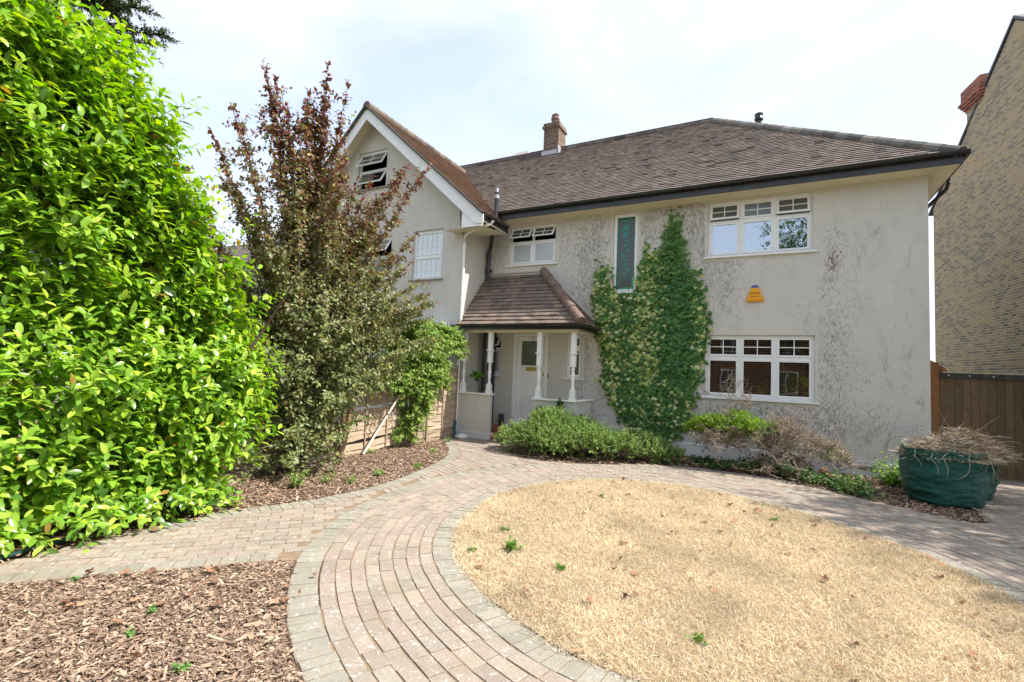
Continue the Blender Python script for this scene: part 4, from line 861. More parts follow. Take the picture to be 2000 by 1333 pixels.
for x in (3.05, 3.35, 3.68): b.lathe([(.0, 0), (.014, .002), (.0, .008)], (0, 0, 0), 8); n_ = 8*3; b.v[-n_:] = [(x+p[0], 11.954-p[2], 1.905+p[1]) for p in b.v[-n_:]]
b.build('gate_bolt', lead_m, gate)
#@@FENCE
def lap_panel(y0, y1, z0, z1, sagL, sagR, miss=(), label='', seed=1, X=-6.6):
    rr = random.Random(seed); t = thing('lap_fence_panel', (X, (y0+y1)/2, 0), label, 'fence panel', 'fence panels along the flower bed'); b = MB(); n = int((z1-z0)/.085)
    for i in range(n):
        if i in miss: continue
        z = z0+i*.085; c = rr.uniform(.75, 1.2); col = (.40*c, .31*c, .225*c); pts = []; m_ = 10; ph = rr.uniform(0, 6)
        for k in range(m_+1):
            f = k/m_; y = y0+(y1-y0)*f; zz = z+sagL*(1-f)+sagR*f+.010*math.sin(f*12+ph)+rr.gauss(0, .003); xo = .008*math.sin(f*18.8+(i % 2)*3.14)
            pts.append((y, zz, xo))
        V = []; 
        for (y, zz, xo) in pts: V += [(X+xo+.012, y, zz-.012), (X+xo+.022, y, zz-.012), (X+xo+.006, y, zz+.095), (X+xo-.002, y, zz+.095)]
        F = [(k*4+j, k*4+(j+1) % 4, k*4+4+(j+1) % 4, k*4+4+j) for k in range(m_) for j in range(4)]+[(0, 1, 2, 3), tuple(m_*4+j for j in range(4))]
        b.add(V, F, 0, col)
    b.build('fence_slat', wood_m, t)
    b = MB()
    for f in (.04, .35, .66, .96): y = y0+(y1-y0)*f; s = sagL*(1-f)+sagR*f; b.box(X+.022, X+.040, y-.016, y+.016, z0+s, z1+s, 0, (.33,.25,.18))
    b.build('fence_batten', wood_m, t); return t
lap_panel(8.02, 9.80, .02, 1.72, 0, 0, label='sound overlapping slat fence panel nearest the porch under the green creeper', seed=1)
lap_panel(6.15, 7.98, .0, 1.45, -.02, .10, miss=(2, 9), label='broken slat fence panel with a gap and drooping slats', seed=2)
lap_panel(4.15, 6.05, .0, 1.55, .12, -.05, miss=(6,), label='shaded slat fence panel hidden behind the purple leaved tree', seed=3)
b = MB(); b.obox((-6.48, 6.22, .42), (.035, 0, 0), (0, .05, 0), (-.02, .13, .44), 0, (.26,.17,.11)); b.obox((-6.53, 6.14, .40), (.015, 0, 0), (0, .025, 0), (-.02, .13, .46), 0, (.20,.13,.08))
tag(b.build('leaning_post', wood_m, base=(-6.48, 6.1, 0)), 'broken brown timber post leaning against the fence', 'post')
b = MB(); b.tube([(-6.36, 6.55, .03), (-6.42, 7.05, .52), (-6.46, 7.56, 1.05)], [.022, .02, .02], 7, 0, (.62,.58,.50)); tag(b.build('pale_batten', wood_m, base=(-6.4, 6.55, 0)), 'long pale batten propped diagonally across the broken fence', 'batten')
b = MB(); b.tube([(-6.55, 9.70, .40), (-6.50, 9.62, .22), (-6.42, 9.55, .05), (-6.38, 9.50, .03)], .035, 10); tag(b.build('drain_pipe', teal_m, base=(-6.4, 9.55, 0), smooth=True), 'short teal drain pipe slanting to the ground beside the porch', 'pipe')
b = MB(); b.lathe([(.02, 0), (.12, .02), (.15, .07), (.11, .12), (.03, .14)], (-6.25, 9.55, 0), 10)
b.v = [tuple(Vector(p)+mnoise.noise_vector(Vector(p)*9)*.03) for p in b.v]; tag(b.build('stone', pale_m, base=(-6.25, 9.55, 0), bevel=.01), 'pale rough stone at the foot of the porch wall', 'stone')
b = MB(); b.tube([(-5.02, .6, .03), (-5.06, 1.2, .03), (-5.12, 1.6, .035), (-5.22, 1.95, .03), (-5.35, 2.3, .03), (-5.5, 2.9, .025), (-5.55, 3.6, .025)], .018, 10); tag(b.build('garden_hose', green_m, base=(-5.2, 1.8, 0), smooth=True), 'dark green hose lying along the foot of the laurel', 'hose')
#@@BAGS
def bag(name, cx, cy, r, h, label, seed):
    t = thing(name, (cx, cy, 0), label, 'garden bag', 'round garden waste bags by the gate'); V = []; F = []; nu, nz = 96, 40
    for j in range(nz+1):
        f = j/nz; rr = r*(.90+.13*math.sin(min(f*1.25, 1)*math.pi*.62)-.05*max(0, f-.8)*3); z = h*f
        for i in range(nu):
            a = 2*math.pi*i/nu; x, y = math.cos(a), math.sin(a)
            q = Vector((x*1.3+seed, y*1.3, f*4.5)); d = .04*mnoise.noise(q*1.2)+.045*(abs(mnoise.noise(Vector((x*2+seed, y*2, f*11))))-.25)+.012*(abs(mnoise.noise(Vector((x*5+seed, y*5, f*26))))-.2)
            zz = z+.02*mnoise.noise(Vector((x*2, y*2, seed)))*f*2-(.01 if f == 0 else 0); k = 1 if f > .03 else .93
            V.append((cx+(rr*k+d)*x, cy+(rr*k+d)*y, max(zz, 0)+.024))
    for j in range(nz):
        for i in range(nu): F.append((j*nu+i, j*nu+(i+1) % nu, (j+1)*nu+(i+1) % nu, (j+1)*nu+i))
    F.append(tuple(range(nu))[::-1])
    b = MB(); b.add(V, F); o = b.build('bag_body', bag_m, t, smooth=True)
    b = MB(); b.tube([(cx+r*1.0*math.cos(a), cy+r*1.0*math.sin(a), h+.02+.008*math.sin(a*5)) for a in np.linspace(0, 6.283, 60)], .010, 6); b.build('bag_rim', bag_m, t, smooth=True)
    for a0_ in (3.95, 5.35):
        b = MB(); b.tube([(cx+(r+.035+.02*math.sin(q*3.14))*math.cos(a0_+(q-.5)*.42), cy+(r+.035+.02*math.sin(q*3.14))*math.sin(a0_+(q-.5)*.42), h-.02-.17*math.sin(q*math.pi)) for q in np.linspace(0, 1, 14)], .009, 6); b.build('bag_handle', bag_m, t, smooth=True)
    return t
bg1 = bag('garden_bag', 2.27, 9.22, .47, .74, 'large green plastic garden bag heaped with dry clippings in front of the gate', 1.3)
bg2 = bag('garden_bag', 2.66, 9.98, .42, .66, 'second green garden bag half hidden behind the heaped one', 7.7)
def heap(cx, cy, r, z0, h, n, name, label, sd):
    a = RS.uniform(0, 6.283, n); q = np.sqrt(RS.uniform(0, 1, n))*r; P = np.c_[cx+q*np.cos(a), cy+q*np.sin(a), z0+h*(1-(q/r)**2)*RS.uniform(.25, 1.0, n)]
    d = np.c_[RS.normal(0, 1, (n, 2)), RS.normal(0, .28, n)]; M = frames(d, unit(n)); ln = np.exp(RS.normal(math.log(.13), .55, n)); C = np.array([(.50,.39,.26),(.38,.28,.18),(.60,.50,.36),(.26,.18,.12),(.64,.56,.44)])[RS.randint(0, 5, n)]*RS.uniform(.7, 1.25, (n, 1))
    V, F, C = inst([(-.5,-.5,0),(.5,-.5,0),(.5,0,.6),(-.5,0,.6),(-.3,.5,0),(.3,.5,0)], [(0,1,2,3),(3,2,5,4)], P, M, np.c_[RS.uniform(.003, .011, n), ln, ln*.12], C)
    return tag(np_mesh(name, V, F, C, twig_m, None, base=(cx, cy, z0)), label, 'clippings', kind='stuff')
heap(2.32, 9.26, .50, .66, .28, 7000, 'dry_clippings', 'heap of dry straw coloured clippings and twigs filling the front garden bag', 1)
heap(2.66, 9.75, .48, .66, .40, 5000, 'dry_clippings', 'loose dry clippings piled on the rear garden bag', 2)
b = MB()
rt = random.Random(5)
for i in range(46):
    a = rt.uniform(0, 6.28); q = rt.uniform(.1, .5); p = Vector((2.4+q*math.cos(a), 9.35+q*math.sin(a), .86)); el = rt.uniform(-.1, .9); d = Vector((math.cos(a+rt.gauss(0, .6)), math.sin(a+rt.gauss(0, .6)), el)).normalized(); ln = rt.uniform(.25, .6); pts = [p]
    for k in range(5): d = (d+Vector((rt.gauss(0, .16), rt.gauss(0, .16), rt.gauss(-.10, .12)))).normalized(); pts.append(pts[-1]+d*ln/5)
    b.tube(pts, [.006, .005, .004, .004, .003, .002], 5, 0, rt.choice([(.36,.28,.20), (.50,.42,.33), (.25,.17,.12), (.60,.53,.50)]))
for i in range(5):  # twigs drooping over the side
    a = [3.9, 4.25, 4.5, 5.0, 5.5][i]; sw = rt.uniform(-.3, .35)
    pts = [Vector((2.27+(.545+.03*math.sin(q*3))*math.cos(a+sw*q*q+.03*math.sin(q*9+i)), 9.22+(.545+.03*math.sin(q*3))*math.sin(a+sw*q*q), .77-(.22+.05*i)*q-.03*math.sin(q*7+i))) for q in np.linspace(0, 1, 10)]
    b.tube(pts, [.0045-.0003*k for k in range(10)], 5, 0, (.48,.41,.33))
tag(b.build('cut_twig', twig_m, base=(2.4, 9.35, .8)), 'tangle of bare cut twigs sticking out over the garden bag', 'twigs', kind='stuff')
#@@PLANTS
# ------------------------------------------------------------------ plants
def shoots(P, D, Ln, nl, size, tmpl, palf, spread=.75, droop=.0, upb=.8, stem_r=.004, stem_col=(.2,.22,.08), curve=.25, tip_small=True, start=.1):
    """leafy shoots: bases P, directions D, lengths Ln; nl leaves each. Returns leaf arrays and stem arrays"""
    n = len(P); D = D/np.linalg.norm(D, axis=1, keepdims=True); bend = unit(n)*curve; bend[:, 2] = np.abs(bend[:, 2])*.8
    t = np.linspace(start, 1, nl)[None, :]+RS.uniform(-.02, .02, (n, nl)); t = np.clip(t, 0, 1)
    pos = P[:, None]+(D[:, None]*t[..., None]+bend[:, None]*(t**2)[..., None])*Ln[:, None, None]
    pos[..., 2] -= droop*(t**2)*Ln[:, None]
    dirn = D[:, None]+2*bend[:, None]*t[..., None]; dirn[..., 2] -= 2*droop*t; dirn /= np.linalg.norm(dirn, axis=2, keepdims=True)
    ph = RS.uniform(0, 6.28, n)[:, None]+np.arange(nl)[None]*2.4
    ref = np.where(np.abs(dirn[..., 2:3]) > .9, np.array([1., 0, 0]), np.array([0, 0, 1.])); a = np.cross(dirn, ref); a /= np.linalg.norm(a, axis=2, keepdims=True); b_ = np.cross(dirn, a)
    radial = a*np.cos(ph)[..., None]+b_*np.sin(ph)[..., None]
    ld = dirn*(1-spread)+radial*spread+RS.normal(0, .12, dirn.shape); ld[..., 2] -= .10
    up = dirn*.55+np.array([0, 0, upb])+RS.normal(0, .22, dirn.shape)
    M = frames(ld.reshape(-1, 3), up.reshape(-1, 3))
    S = size*RS.uniform(.72, 1.18, (n, nl))*(1-.35*t**3 if tip_small else 1)
    C = palf(pos.reshape(-1, 3), t.reshape(-1), np.repeat(np.arange(n), nl))
    leaves = inst(tmpl[0], tmpl[1], pos.reshape(-1, 3), M, S.reshape(-1), C)
    # stems as 3-sided tapered tubes over 4 rings
    k = 5; tt = np.linspace(0, 1, k)[None]*np.ones((n, 1)); sp = P[:, None]+(D[:, None]*tt[..., None]+bend[:, None]*(tt**2)[..., None])*Ln[:, None, None]; sp[..., 2] -= droop*tt**2*Ln[:, None]
    a0 = np.cross(D, np.where(np.abs(D[:, 2:3]) > .9, np.array([1., 0, 0]), np.array([0, 0, 1.]))); a0 /= np.linalg.norm(a0, axis=1, keepdims=True); b0 = np.cross(D, a0)
    R_ = (stem_r*(1-.7*tt)); sr = np.asarray(stem_r)
    V = np.zeros((n, k, 3, 3))
    for j in range(3):
        an = 2*math.pi*j/3; V[:, :, j] = sp+(a0*math.cos(an)+b0*math.sin(an))[:, None]*R_[..., None]
    F = [(i*3+j, i*3+(j+1) % 3, (i+1)*3+(j+1) % 3, (i+1)*3+j) for i in range(k-1) for j in range(3)]
    F = (np.array(F)[None]+np.arange(n)[:, None, None]*k*3).reshape(-1, 4)
    Cc = np.tile(np.array(stem_col), (n*k*3, 1))
    return leaves, (V.reshape(-1, 3), F, Cc)
def palette(cols, weights=None, jit=.15):
    cols = np.array(cols); weights = None if weights is None else np.array(weights)/sum(weights)
    def f(P, t, si):
        n = len(P); C = cols[RS.choice(len(cols), n, p=weights)]*RS.uniform(1-jit, 1+jit, (n, 1)); return C
    return f
# --- cherry laurel
def laurel_yend(z): return np.interp(z, [0, .4, 1, 1.5, 2, 2.4, 2.9, 3.7, 4.4, 4.6, 4.9, 5.3, 5.8], [3.25, 3.6, 3.8, 3.85, 3.7, 3.45, 2.9, 2.5, 2.15, 1.7, 1.1, .5, -.1])
def laurel_front(z): return -5.32-.03*z+.10*np.sin(z*2.1)-.12*np.maximum(0, z-3.4)+np.where(z < .5, -.25*(.5-z), 0)
lau = thing('cherry_laurel', (-6.2, 1.6, 0), 'huge bright green glossy leaved laurel hedge beside the brick path', 'hedge')
def laurel_surface(n, inset):
    z = RS.uniform(.12, 5.7, n*2); y1 = laurel_yend(z); f = RS.uniform(0, 1, len(z)); face = RS.rand(len(z)); rc = .55
    xf = laurel_front(z); y = -.4+(y1+.4)*f; P = np.c_[xf, y, z]; Nn = np.c_[np.ones(len(z)), np.zeros(len(z)), np.full(len(z), .12)]
    e = face > .74                                   # end face looking along +y
    xe = xf-RS.uniform(0, 1.5, len(z)); P[e] = np.c_[xe, y1, z][e]; Nn[e] = (.25, 1, .25)
    cdist = (y1-P[:, 1]); ce = (~e) & (cdist < rc); th = (1-cdist[ce]/rc)*math.pi/2; P[ce, 0] = xf[ce]-rc*(1-np.cos(th)); Nn[ce] = np.c_[np.cos(th), np.sin(th), np.full(ce.sum(), .15)]
    lump = np.array([mnoise.noise(Vector(p*1.3))*.26+mnoise.noise(Vector(p*3.1))*.12 for p in P])
    Nn /= np.linalg.norm(Nn, axis=1, keepdims=True); P = P+Nn*(lump-inset)[:, None]
    return P[:n], Nn[:n]
LP = [(.25,.43,.05),(.20,.38,.04),(.34,.50,.055),(.14,.29,.035),(.40,.54,.09),(.08,.18,.03)]
def lau_pal(P, t, si):
    n = len(P); C = np.array(LP)[RS.choice(6, n, p=[.26, .24, .2, .12, .12, .06])]*RS.uniform(.85, 1.15, (n, 1)); y = (t > .75)[:, None]; C = np.where(y, C*np.array([1.22, 1.12, 1.0]), C)
    br = RS.rand(n) < .012; C[br] = (.36, .22, .05); return C
ls, ss = [], []
P, Nn = laurel_surface(2000, .10); D = Nn*.75+np.array([.12, .0, .62])+RS.normal(0, .30, P.shape); lf, st = shoots(P, D, RS.uniform(.18, .42, len(P)), 11, .148, LAUREL3, lau_pal, spread=.62); ls.append(lf); ss.append(st)
P, Nn = laurel_surface(1700, .36); D = Nn*.8+np.array([.0, .0, .3])+RS.normal(0, .4, P.shape); lf, st = shoots(P, D, RS.uniform(.2, .4, len(P)), 9, .155, LAUREL3, lau_pal, spread=.7); ls.append(lf); ss.append(st)
for ins_ in (.65, .95):
    P, Nn = laurel_surface(1100, ins_); D = Nn*.6+np.array([.0, .0, .3])+RS.normal(0, .6, P.shape); lf, st = shoots(P, D, RS.uniform(.2, .4, len(P)), 8, .19, LAUREL3, lau_pal, spread=.7); ls.append(lf); ss.append(st)
# top shoots sticking up against the sky
n = 320; z = RS.uniform(2.4, 5.6, n); P = np.c_[laurel_front(z)-RS.uniform(0, .9, n), laurel_yend(z)-RS.uniform(.05, .5, n), z]; D = np.c_[RS.normal(.15, .25, n), RS.normal(.3, .25, n), np.ones(n)]
lf, st = shoots(P, D, RS.uniform(.35, .72, n), 13, .132, LAUREL3, lau_pal, spread=.6); ls.append(lf); ss.append(st)
n = 90; P = np.c_[RS.uniform(-5.35, -5.15, n), RS.uniform(.6, 3.3, n), RS.uniform(.12, .35, n)]; D = np.c_[np.ones(n), RS.normal(0, .5, n), RS.normal(-.1, .2, n)]
lf, st = shoots(P, D, RS.uniform(.15, .36, n), 8, .13, LAUREL3, lau_pal, spread=.6, droop=.25); ls.append(lf); ss.append(st)
V, F, C = join(ls); np_mesh('foliage', V, F, C, laurel_m, lau, smooth=True)
V, F, C = join(ss); np_mesh('twigs', V, F, C, twig_m, lau)
b = MB(); rl = random.Random(3)
for i in range(26):
    x, y = rl.uniform(-6.6, -5.7), rl.uniform(.2, 3.2); pts = [Vector((x, y, 0))]; d = Vector((rl.gauss(0, .15), rl.gauss(0, .15), 1))
    for k in range(6): pts.append(pts[-1]+d*rl.uniform(.4, .6)*(1 if y > 2 else 1.2)); d += Vector((rl.gauss(0, .15), rl.gauss(0, .15), 0))
    b.tube(pts[:6], [.04, .035, .03, .022, .016, .01], 6)
b.build('trunk', bark_m, lau)
# --- purple leaved plum
plum = thing('purple_leaf_plum', (-6.15, 5.0, 0), 'small tree with bronze red tips and grey green lower leaves in front of the fence', 'tree')
PB = np.array((-6.2, 5.0, 0.)); b = MB(); rp = random.Random(21)
tips = [(-6.3,3.75,3.6),(-6.3,3.95,4.4),(-6.3,4.0,5.1),(-6.3,4.75,5.9),(-6.3,4.95,5.7),(-6.3,5.45,6.05),(-6.2,5.0,5.3),(-6.5,4.4,5.4),(-6.2,5.6,4.7),(-6.2,6.2,4.9),(-6.2,6.5,4.6),(-6.2,7.35,5.35),(-6.1,7.0,4.3),(-6.1,6.9,3.9),(-6.1,7.9,3.2),(-6.1,8.35,2.95),(-6.2,7.4,3.4),(-6.1,7.6,2.7),(-6.1,7.1,2.3),(-6.0,6.9,1.7),
        (-6.6,3.5,3.9),(-6.8,3.55,3.4),(-6.8,3.6,4.3),(-6.8,3.7,2.9),(-6.3,6.0,5.5),(-6.2,7.0,5.0),(-6.2,7.8,3.9),(-6.1,7.9,2.6),(-5.6,5.0,.8),(-5.7,5.4,1.6),(-5.5,5.2,2.1),(-6.5,3.5,2.6),(-6.4,3.4,3.2),(-6.5,3.7,1.9),(-6.0,4.4,.7),(-5.7,4.6,1.2),(-5.7,5.6,1.0),(-5.6,5.9,1.9),(-5.6,5.2,2.6),(-5.6,6.3,2.8),(-5.7,4.6,3.2),(-5.8,5.4,3.8),(-6.9,5.3,4.6),(-7.0,6.3,3.8),(-5.9,6.4,1.3),(-6.0,5.0,.55),(-5.8,4.2,1.8),(-5.9,6.9,2.9),(-6.2,4.3,4.7),(-6.3,5.1,4.6)]
wands = []
for tx in tips:
    for rep in range(3 if tx[2] > 3.5 else 4):
        T = Vector(tx)+Vector((0, -.52 if tx[2] > 2.4 else -.2, 0))+Vector((rp.gauss(0, .34), rp.gauss(0, .34), rp.gauss(-.25, .35) if rep else 0)); fz = rp.uniform(.35, 1.5) if T.z > 2 else rp.uniform(.2, .5); B0 = Vector((PB[0]+rp.gauss(0, .08), PB[1]+rp.gauss(0, .12), fz)); mid = B0.lerp(T, .5)+Vector((0, (PB[1]-T.y)*.12, .10*(T-B0).length)); pts = []
        for k in range(13): t = k/12; pts.append(B0*(1-t)**2+mid*2*t*(1-t)+T*t*t)
        r0 = .022 if rep == 0 else .014; b.tube(pts, [r0*(1-t/12)+.003 for t in range(13)], 6); wands.append(pts)
for dx, dy in ((0, 0), (.10, .18), (-.08, -.16), (.05, -.3)): b.tube([(PB[0]+dx*.3, PB[1]+dy*.3, -.02), (PB[0]+dx*.6, PB[1]+dy*.7, .5), (PB[0]+dx, PB[1]+dy, 1.2), (PB[0]+dx*1.4, PB[1]+dy*1.5, 2.2)], [.06, .05, .038, .022], 8)
b.build('trunk', bark_m, plum)
def plum_col(P, t):
    n = len(P); z = P[:, 2]; red = np.clip((z-2.2)/2.7+RS.normal(0, .28, n)+(t-.5)*.7, 0, 1)[:, None]; gr = np.array([(.20,.26,.09),(.27,.31,.16),(.14,.19,.06),(.24,.25,.09)])[RS.randint(0, 4, n)]; rd = np.array([(.17,.06,.045),(.23,.075,.055),(.13,.05,.045),(.20,.11,.045)])[RS.randint(0, 4, n)]
    C = gr*(1-red)+rd*red; y = RS.rand(n) < .04; C[y] = (.36, .34, .09); return C*RS.uniform(.8, 1.25, (n, 1))
Pl, Dl, Tl = [], [], []
sb, sd, sln_ = [], [], []
for pts in wands:
    Lw = (pts[-1]-pts[0]).length
    for k in range(int(Lw/.035)):
        t = rp.uniform(.25, 1.0); i = min(int(t*12), 11); f = t*12-i; p = pts[i].lerp(pts[i+1], f); d = (pts[i+1]-pts[i]).normalized(); Pl.append(p); Dl.append(d); Tl.append(t)
    for k in range(int(Lw*(12 if pts[-1].z > 3.4 else 15))):
        t = rp.uniform(.15, .93); i = min(int(t*12), 11); p = pts[i].lerp(pts[i+1], t*12-i); d = (pts[i+1]-pts[i]).normalized(); q = Vector((rp.gauss(.15, 1), rp.gauss(0, 1), rp.gauss(.1, .7))).normalized(); sb.append(p); sd.append(d*.6+q); sln_.append(rp.uniform(.18, .55)*(1.25-t*.8))
Pl, Dl, Tl = np.array(Pl), np.array(Dl), np.array(Tl); rad_ = unit(len(Pl)); ld = Dl*.25+rad_*.8; ld[:, 2] -= .18
M = frames(ld, Dl*.5+np.array([.3, 0, .7])+RS.normal(0, .35, Pl.shape)); ls = [inst(*LEAF4, Pl, M, RS.uniform(.065, .10, len(Pl)), plum_col(Pl, Tl))]
lf, st = shoots(np.array(sb), np.array(sd), np.array(sln_), 9, .08, LEAF4, lambda P, t, si: plum_col(P, t*.6), spread=.7, droop=.12, stem_r=.0035, stem_col=(.14,.08,.06)); ls.append(lf)
V, F, C = join(ls); np_mesh('foliage', V, F, C, leaf_m, plum); np_mesh('twigs', *st[:2], st[2], twig_m, plum)
# --- creeper on the fence
cre = thing('fence_creeper', (-6.55, 8.4, .3), 'bright green leafy creeper tumbling over the slatted fence beside the porch', 'creeper')
def blob(n, blobs):
    P, Nn = [], []; wts = np.array([q[1][0]*q[1][2]+q[1][1]*q[1][2] for q in blobs]); wts /= wts.sum()
    for i in RS.choice(len(blobs), n, p=wts):
        c, r = np.array(blobs[i][0]), np.array(blobs[i][1]); d = unit(1)[0]; d[2] = d[2] if d[2] > -.5 else -d[2]; p = c+d*r*(RS.uniform(.75, 1.0)); p = p+np.array(mnoise.noise_vector(Vector(p*2.3)))*.16; P.append(p); Nn.append(d/r)
    Nn = np.array(Nn); return np.array(P), Nn/np.linalg.norm(Nn, axis=1, keepdims=True)
CB_ = [((-6.55,8.9,2.15),(.30,.75,.36)),((-6.6,9.42,2.1),(.20,.34,.28)),((-6.5,8.15,2.05),(.32,.5,.40)),((-6.5,7.75,1.6),(.34,.62,.42)),((-6.45,8.2,1.35),(.32,.5,.36)),((-6.48,7.95,.85),(.24,.30,.50)),((-6.48,7.9,.35),(.18,.24,.30)),((-6.5,7.2,1.35),(.32,.45,.36)),((-6.4,7.7,2.1),(.3,.4,.35)),((-6.5,8.75,1.55),(.14,.25,.18)),((-6.5,9.0,1.3),(.08,.16,.2))]
P, Nn = blob(3000, CB_); D = Nn*.7+np.array([.2, 0, .35])+RS.normal(0, .4, P.shape)
CG = [(.22,.34,.06),(.17,.29,.05),(.28,.40,.09),(.11,.20,.035),(.33,.40,.12),(.35,.30,.06)]
lf, st = shoots(P, D, RS.uniform(.12, .34, len(P)), 9, .07, IVY, palette(CG, [5, 5, 4, 3, 2, .6]), spread=.75, droop=.35, stem_r=.003, stem_col=(.2,.16,.09)); np_mesh('foliage', *lf, leaf_m, cre)
np_mesh('twigs', *st, twig_m, cre)
b = MB(); b.tube([(-6.54, 8.55, .05), (-6.53, 8.56, .6), (-6.53, 8.62, 1.2), (-6.52, 8.65, 1.9)], [.014, .012, .011, .008], 6); b.tube([(-6.53, 8.60, 1.3), (-6.5, 8.85, 1.45), (-6.5, 9.1, 1.7)], .008, 5); b.tube([(-6.5, 7.0, 1.05), (-6.45, 7.5, 1.35), (-6.45, 7.9, 1.5)], .009, 5); b.build('vine_stem', bark_m, cre)
# --- hanging fern in the porch
fe = thing('porch_fern', (-6.28, 10.2, 1.55), 'small green plant hanging inside the left side of the porch', 'plant')
n = 70; D = unit(n); D[:, 2] = np.abs(D[:, 2])*.5; lf, st = shoots(np.tile([-6.28, 10.15, 1.50], (n, 1)), D, RS.uniform(.10, .22, n), 6, .07, IVY, palette([(.10,.26,.04),(.15,.33,.05)]), droop=.5, spread=.6); np_mesh('foliage', *lf, leaf_m, fe)
b = MB(); b.lathe([(.05, 0), (.075, .1), (.08, .11)], (-6.28, 10.15, 1.36), 12); b.tube([(-6.28, 10.15, 1.45), (-6.28, 10.15, 2.64)], .004, 4); b.build('hanging_pot', gutter_m, fe)
# --- ivy on the house wall
iv = thing('wall_ivy', (-2.1, 10.95, .2), 'broad cushion of green and cream variegated ivy climbing the rendered wall around the narrow window', 'ivy')
IVP = [(-2.58,.24),(-2.88,.65),(-3.19,1.15),(-3.42,1.55),(-3.36,2.03),(-3.57,2.62),(-3.65,3.23),(-3.64,3.79),(-3.55,4.09),(-3.54,4.39),(-3.48,4.21),(-3.4,4.02),(-3.34,4.44),(-3.28,3.95),(-3.24,3.56),(-3.24,3.53),(-2.63,3.53),(-2.62,3.56),(-2.6,4.15),(-2.48,4.5),(-2.45,4.82),(-2.34,4.37),(-2.21,4.59),(-2.16,4.12),(-2.08,4.7),(-2.02,5.04),(-1.91,5.14),(-1.86,5.46),(-1.78,5.01),(-1.67,5.26),(-1.67,4.77),(-1.58,4.54),(-1.52,4.08),(-1.46,3.63),(-1.39,4.3),(-1.34,3.96),(-1.25,3.62),(-1.14,3.17),(-1.08,2.82),(-1.14,2.3),(-1.2,1.76),(-1.36,1.1),(-1.45,.66),(-1.71,.31),(-2.02,.12)]
ls = []
for layer, n, y, sz in ((0, 6500, .02, .10), (1, 6500, .07, .095), (2, 5200, .13, .092)):
    Q_ = np.c_[RS.uniform(-3.9, -.9, n*3), RS.uniform(.1, 5.5, n*3)]; jit = .05 if layer == 0 else .02
    k = inpoly(Q_+RS.normal(0, jit, Q_.shape), IVP)
    if layer: k &= inpoly(Q_*[1, 1]+[.09, 0], IVP) & inpoly(Q_-[.09, 0], IVP)
    if layer == 2: k &= np.array([mnoise.noise(Vector((q[0]*2.2, q[1]*2.2, 4)))+.25*mnoise.noise(Vector((q[0]*7, q[1]*7, 4))) > -.08 for q in Q_])
    Q_ = Q_[k][:n]; n = len(Q_); P = np.c_[Q_[:, 0], YF-.012-y*RS.uniform(.5, 1.2, n), Q_[:, 1]]
    ld = np.c_[RS.normal(0, .38, n), RS.uniform(-.55, -.1, n), -np.ones(n)]; up = np.c_[RS.normal(0, .3, n), -np.ones(n), RS.uniform(.1, .9, n)]
    x, z = Q_[:, 0], Q_[:, 1]
    vg = .42*np.exp(-((x+2.4)/.35)**2)*(z > 1.5)+.40*(x < -3.0)+.19+.22*np.exp(-((x+1.25)/.2)**2)-.40*np.exp(-((x+1.7)/.32)**2)*(z > 1.4)+.12*(z < 1.2)
    vg = vg*(.75+.9*np.array([mnoise.noise(Vector((a*5, 0, c*5))) for a, c in Q_])); va = RS.rand(n) < vg
    C = np.array([(.085,.215,.045),(.065,.17,.04),(.11,.25,.055),(.045,.13,.035)])[RS.randint(0, 4, n)]*RS.uniform(.8, 1.25, (n, 1)); C[va] = np.array([(.52,.56,.20),(.64,.64,.34),(.42,.50,.14)])[RS.randint(0, 3, va.sum())]
    tip = (z > 3.9) & (RS.rand(n) < .35); C[tip] = (.13,.25,.05)
    S = sz*RS.uniform(.6, 1.15, n)*np.where(z > 4, .8, 1)
    ls.append(inst(*IVY, P, frames(ld, up), S, C))
V, F, C = join(ls); np_mesh('foliage', V, F, C, leaf_m, iv)
b = MB(); ri = random.Random(9)
for i in range(30):
    x0_ = -2.15+ri.gauss(0, .12); pts = [Vector((x0_, YF-.02, .05))]; tx = ri.uniform(-3.3, -1.3); tz_ = ri.uniform(2, 4.2)
    for k in range(1, 9): t = k/8; pts.append(Vector((x0_+(tx-x0_)*t**.8+ri.gauss(0, .03), YF-.018, .05+(tz_-.05)*t)))
    b.tube(pts, [.014*(1-t/9)+.003 for t in range(9)], 5)
b.build('vine_stem', bark_m, iv)
# --- junipers
def juniper(name, blobs, n, pal, w, size, label, sprig=.22, under=None, nlv=16, cat='shrub', upw=.45, rise=.0):
    t = thing(name, (blobs[0][0][0], blobs[0][0][1], 0), label, cat)
    P, Nn = [], []; wts = np.array([(q[1][0]+q[1][1])*(q[1][2]+.2) for q in blobs]); wts /= wts.sum()
    for i in RS.choice(len(blobs), n, p=wts):
        c, r = np.array(blobs[i][0]), np.array(blobs[i][1]); d = unit(1)[0]; d[2] = abs(d[2]) if RS.rand() < .8 else d[2]*.5
        p = c+d*r*RS.uniform(.72, 1.0); p = p+np.array(mnoise.noise_vector(Vector(p*3.2)))*.09; p[2] = max(p[2], .03); P.append(p); Nn.append(d/r)
    P = np.array(P); Nn = np.array(Nn); Nn /= np.linalg.norm(Nn, axis=1, keepdims=True); D = Nn*.8+np.array([0, -.05, upw])+RS.normal(0, .35, P.shape)
    lf, st = shoots(P-Nn*.06, D, RS.uniform(.5, 1.1, n)*sprig, nlv, size, NEED, palette(pal, w, .22), spread=.45, droop=.1, stem_r=.0035, stem_col=(.18,.12,.07), curve=.3); np_mesh('foliage', *lf, needle_m, t); np_mesh('twigs', *st, twig_m, t); return t
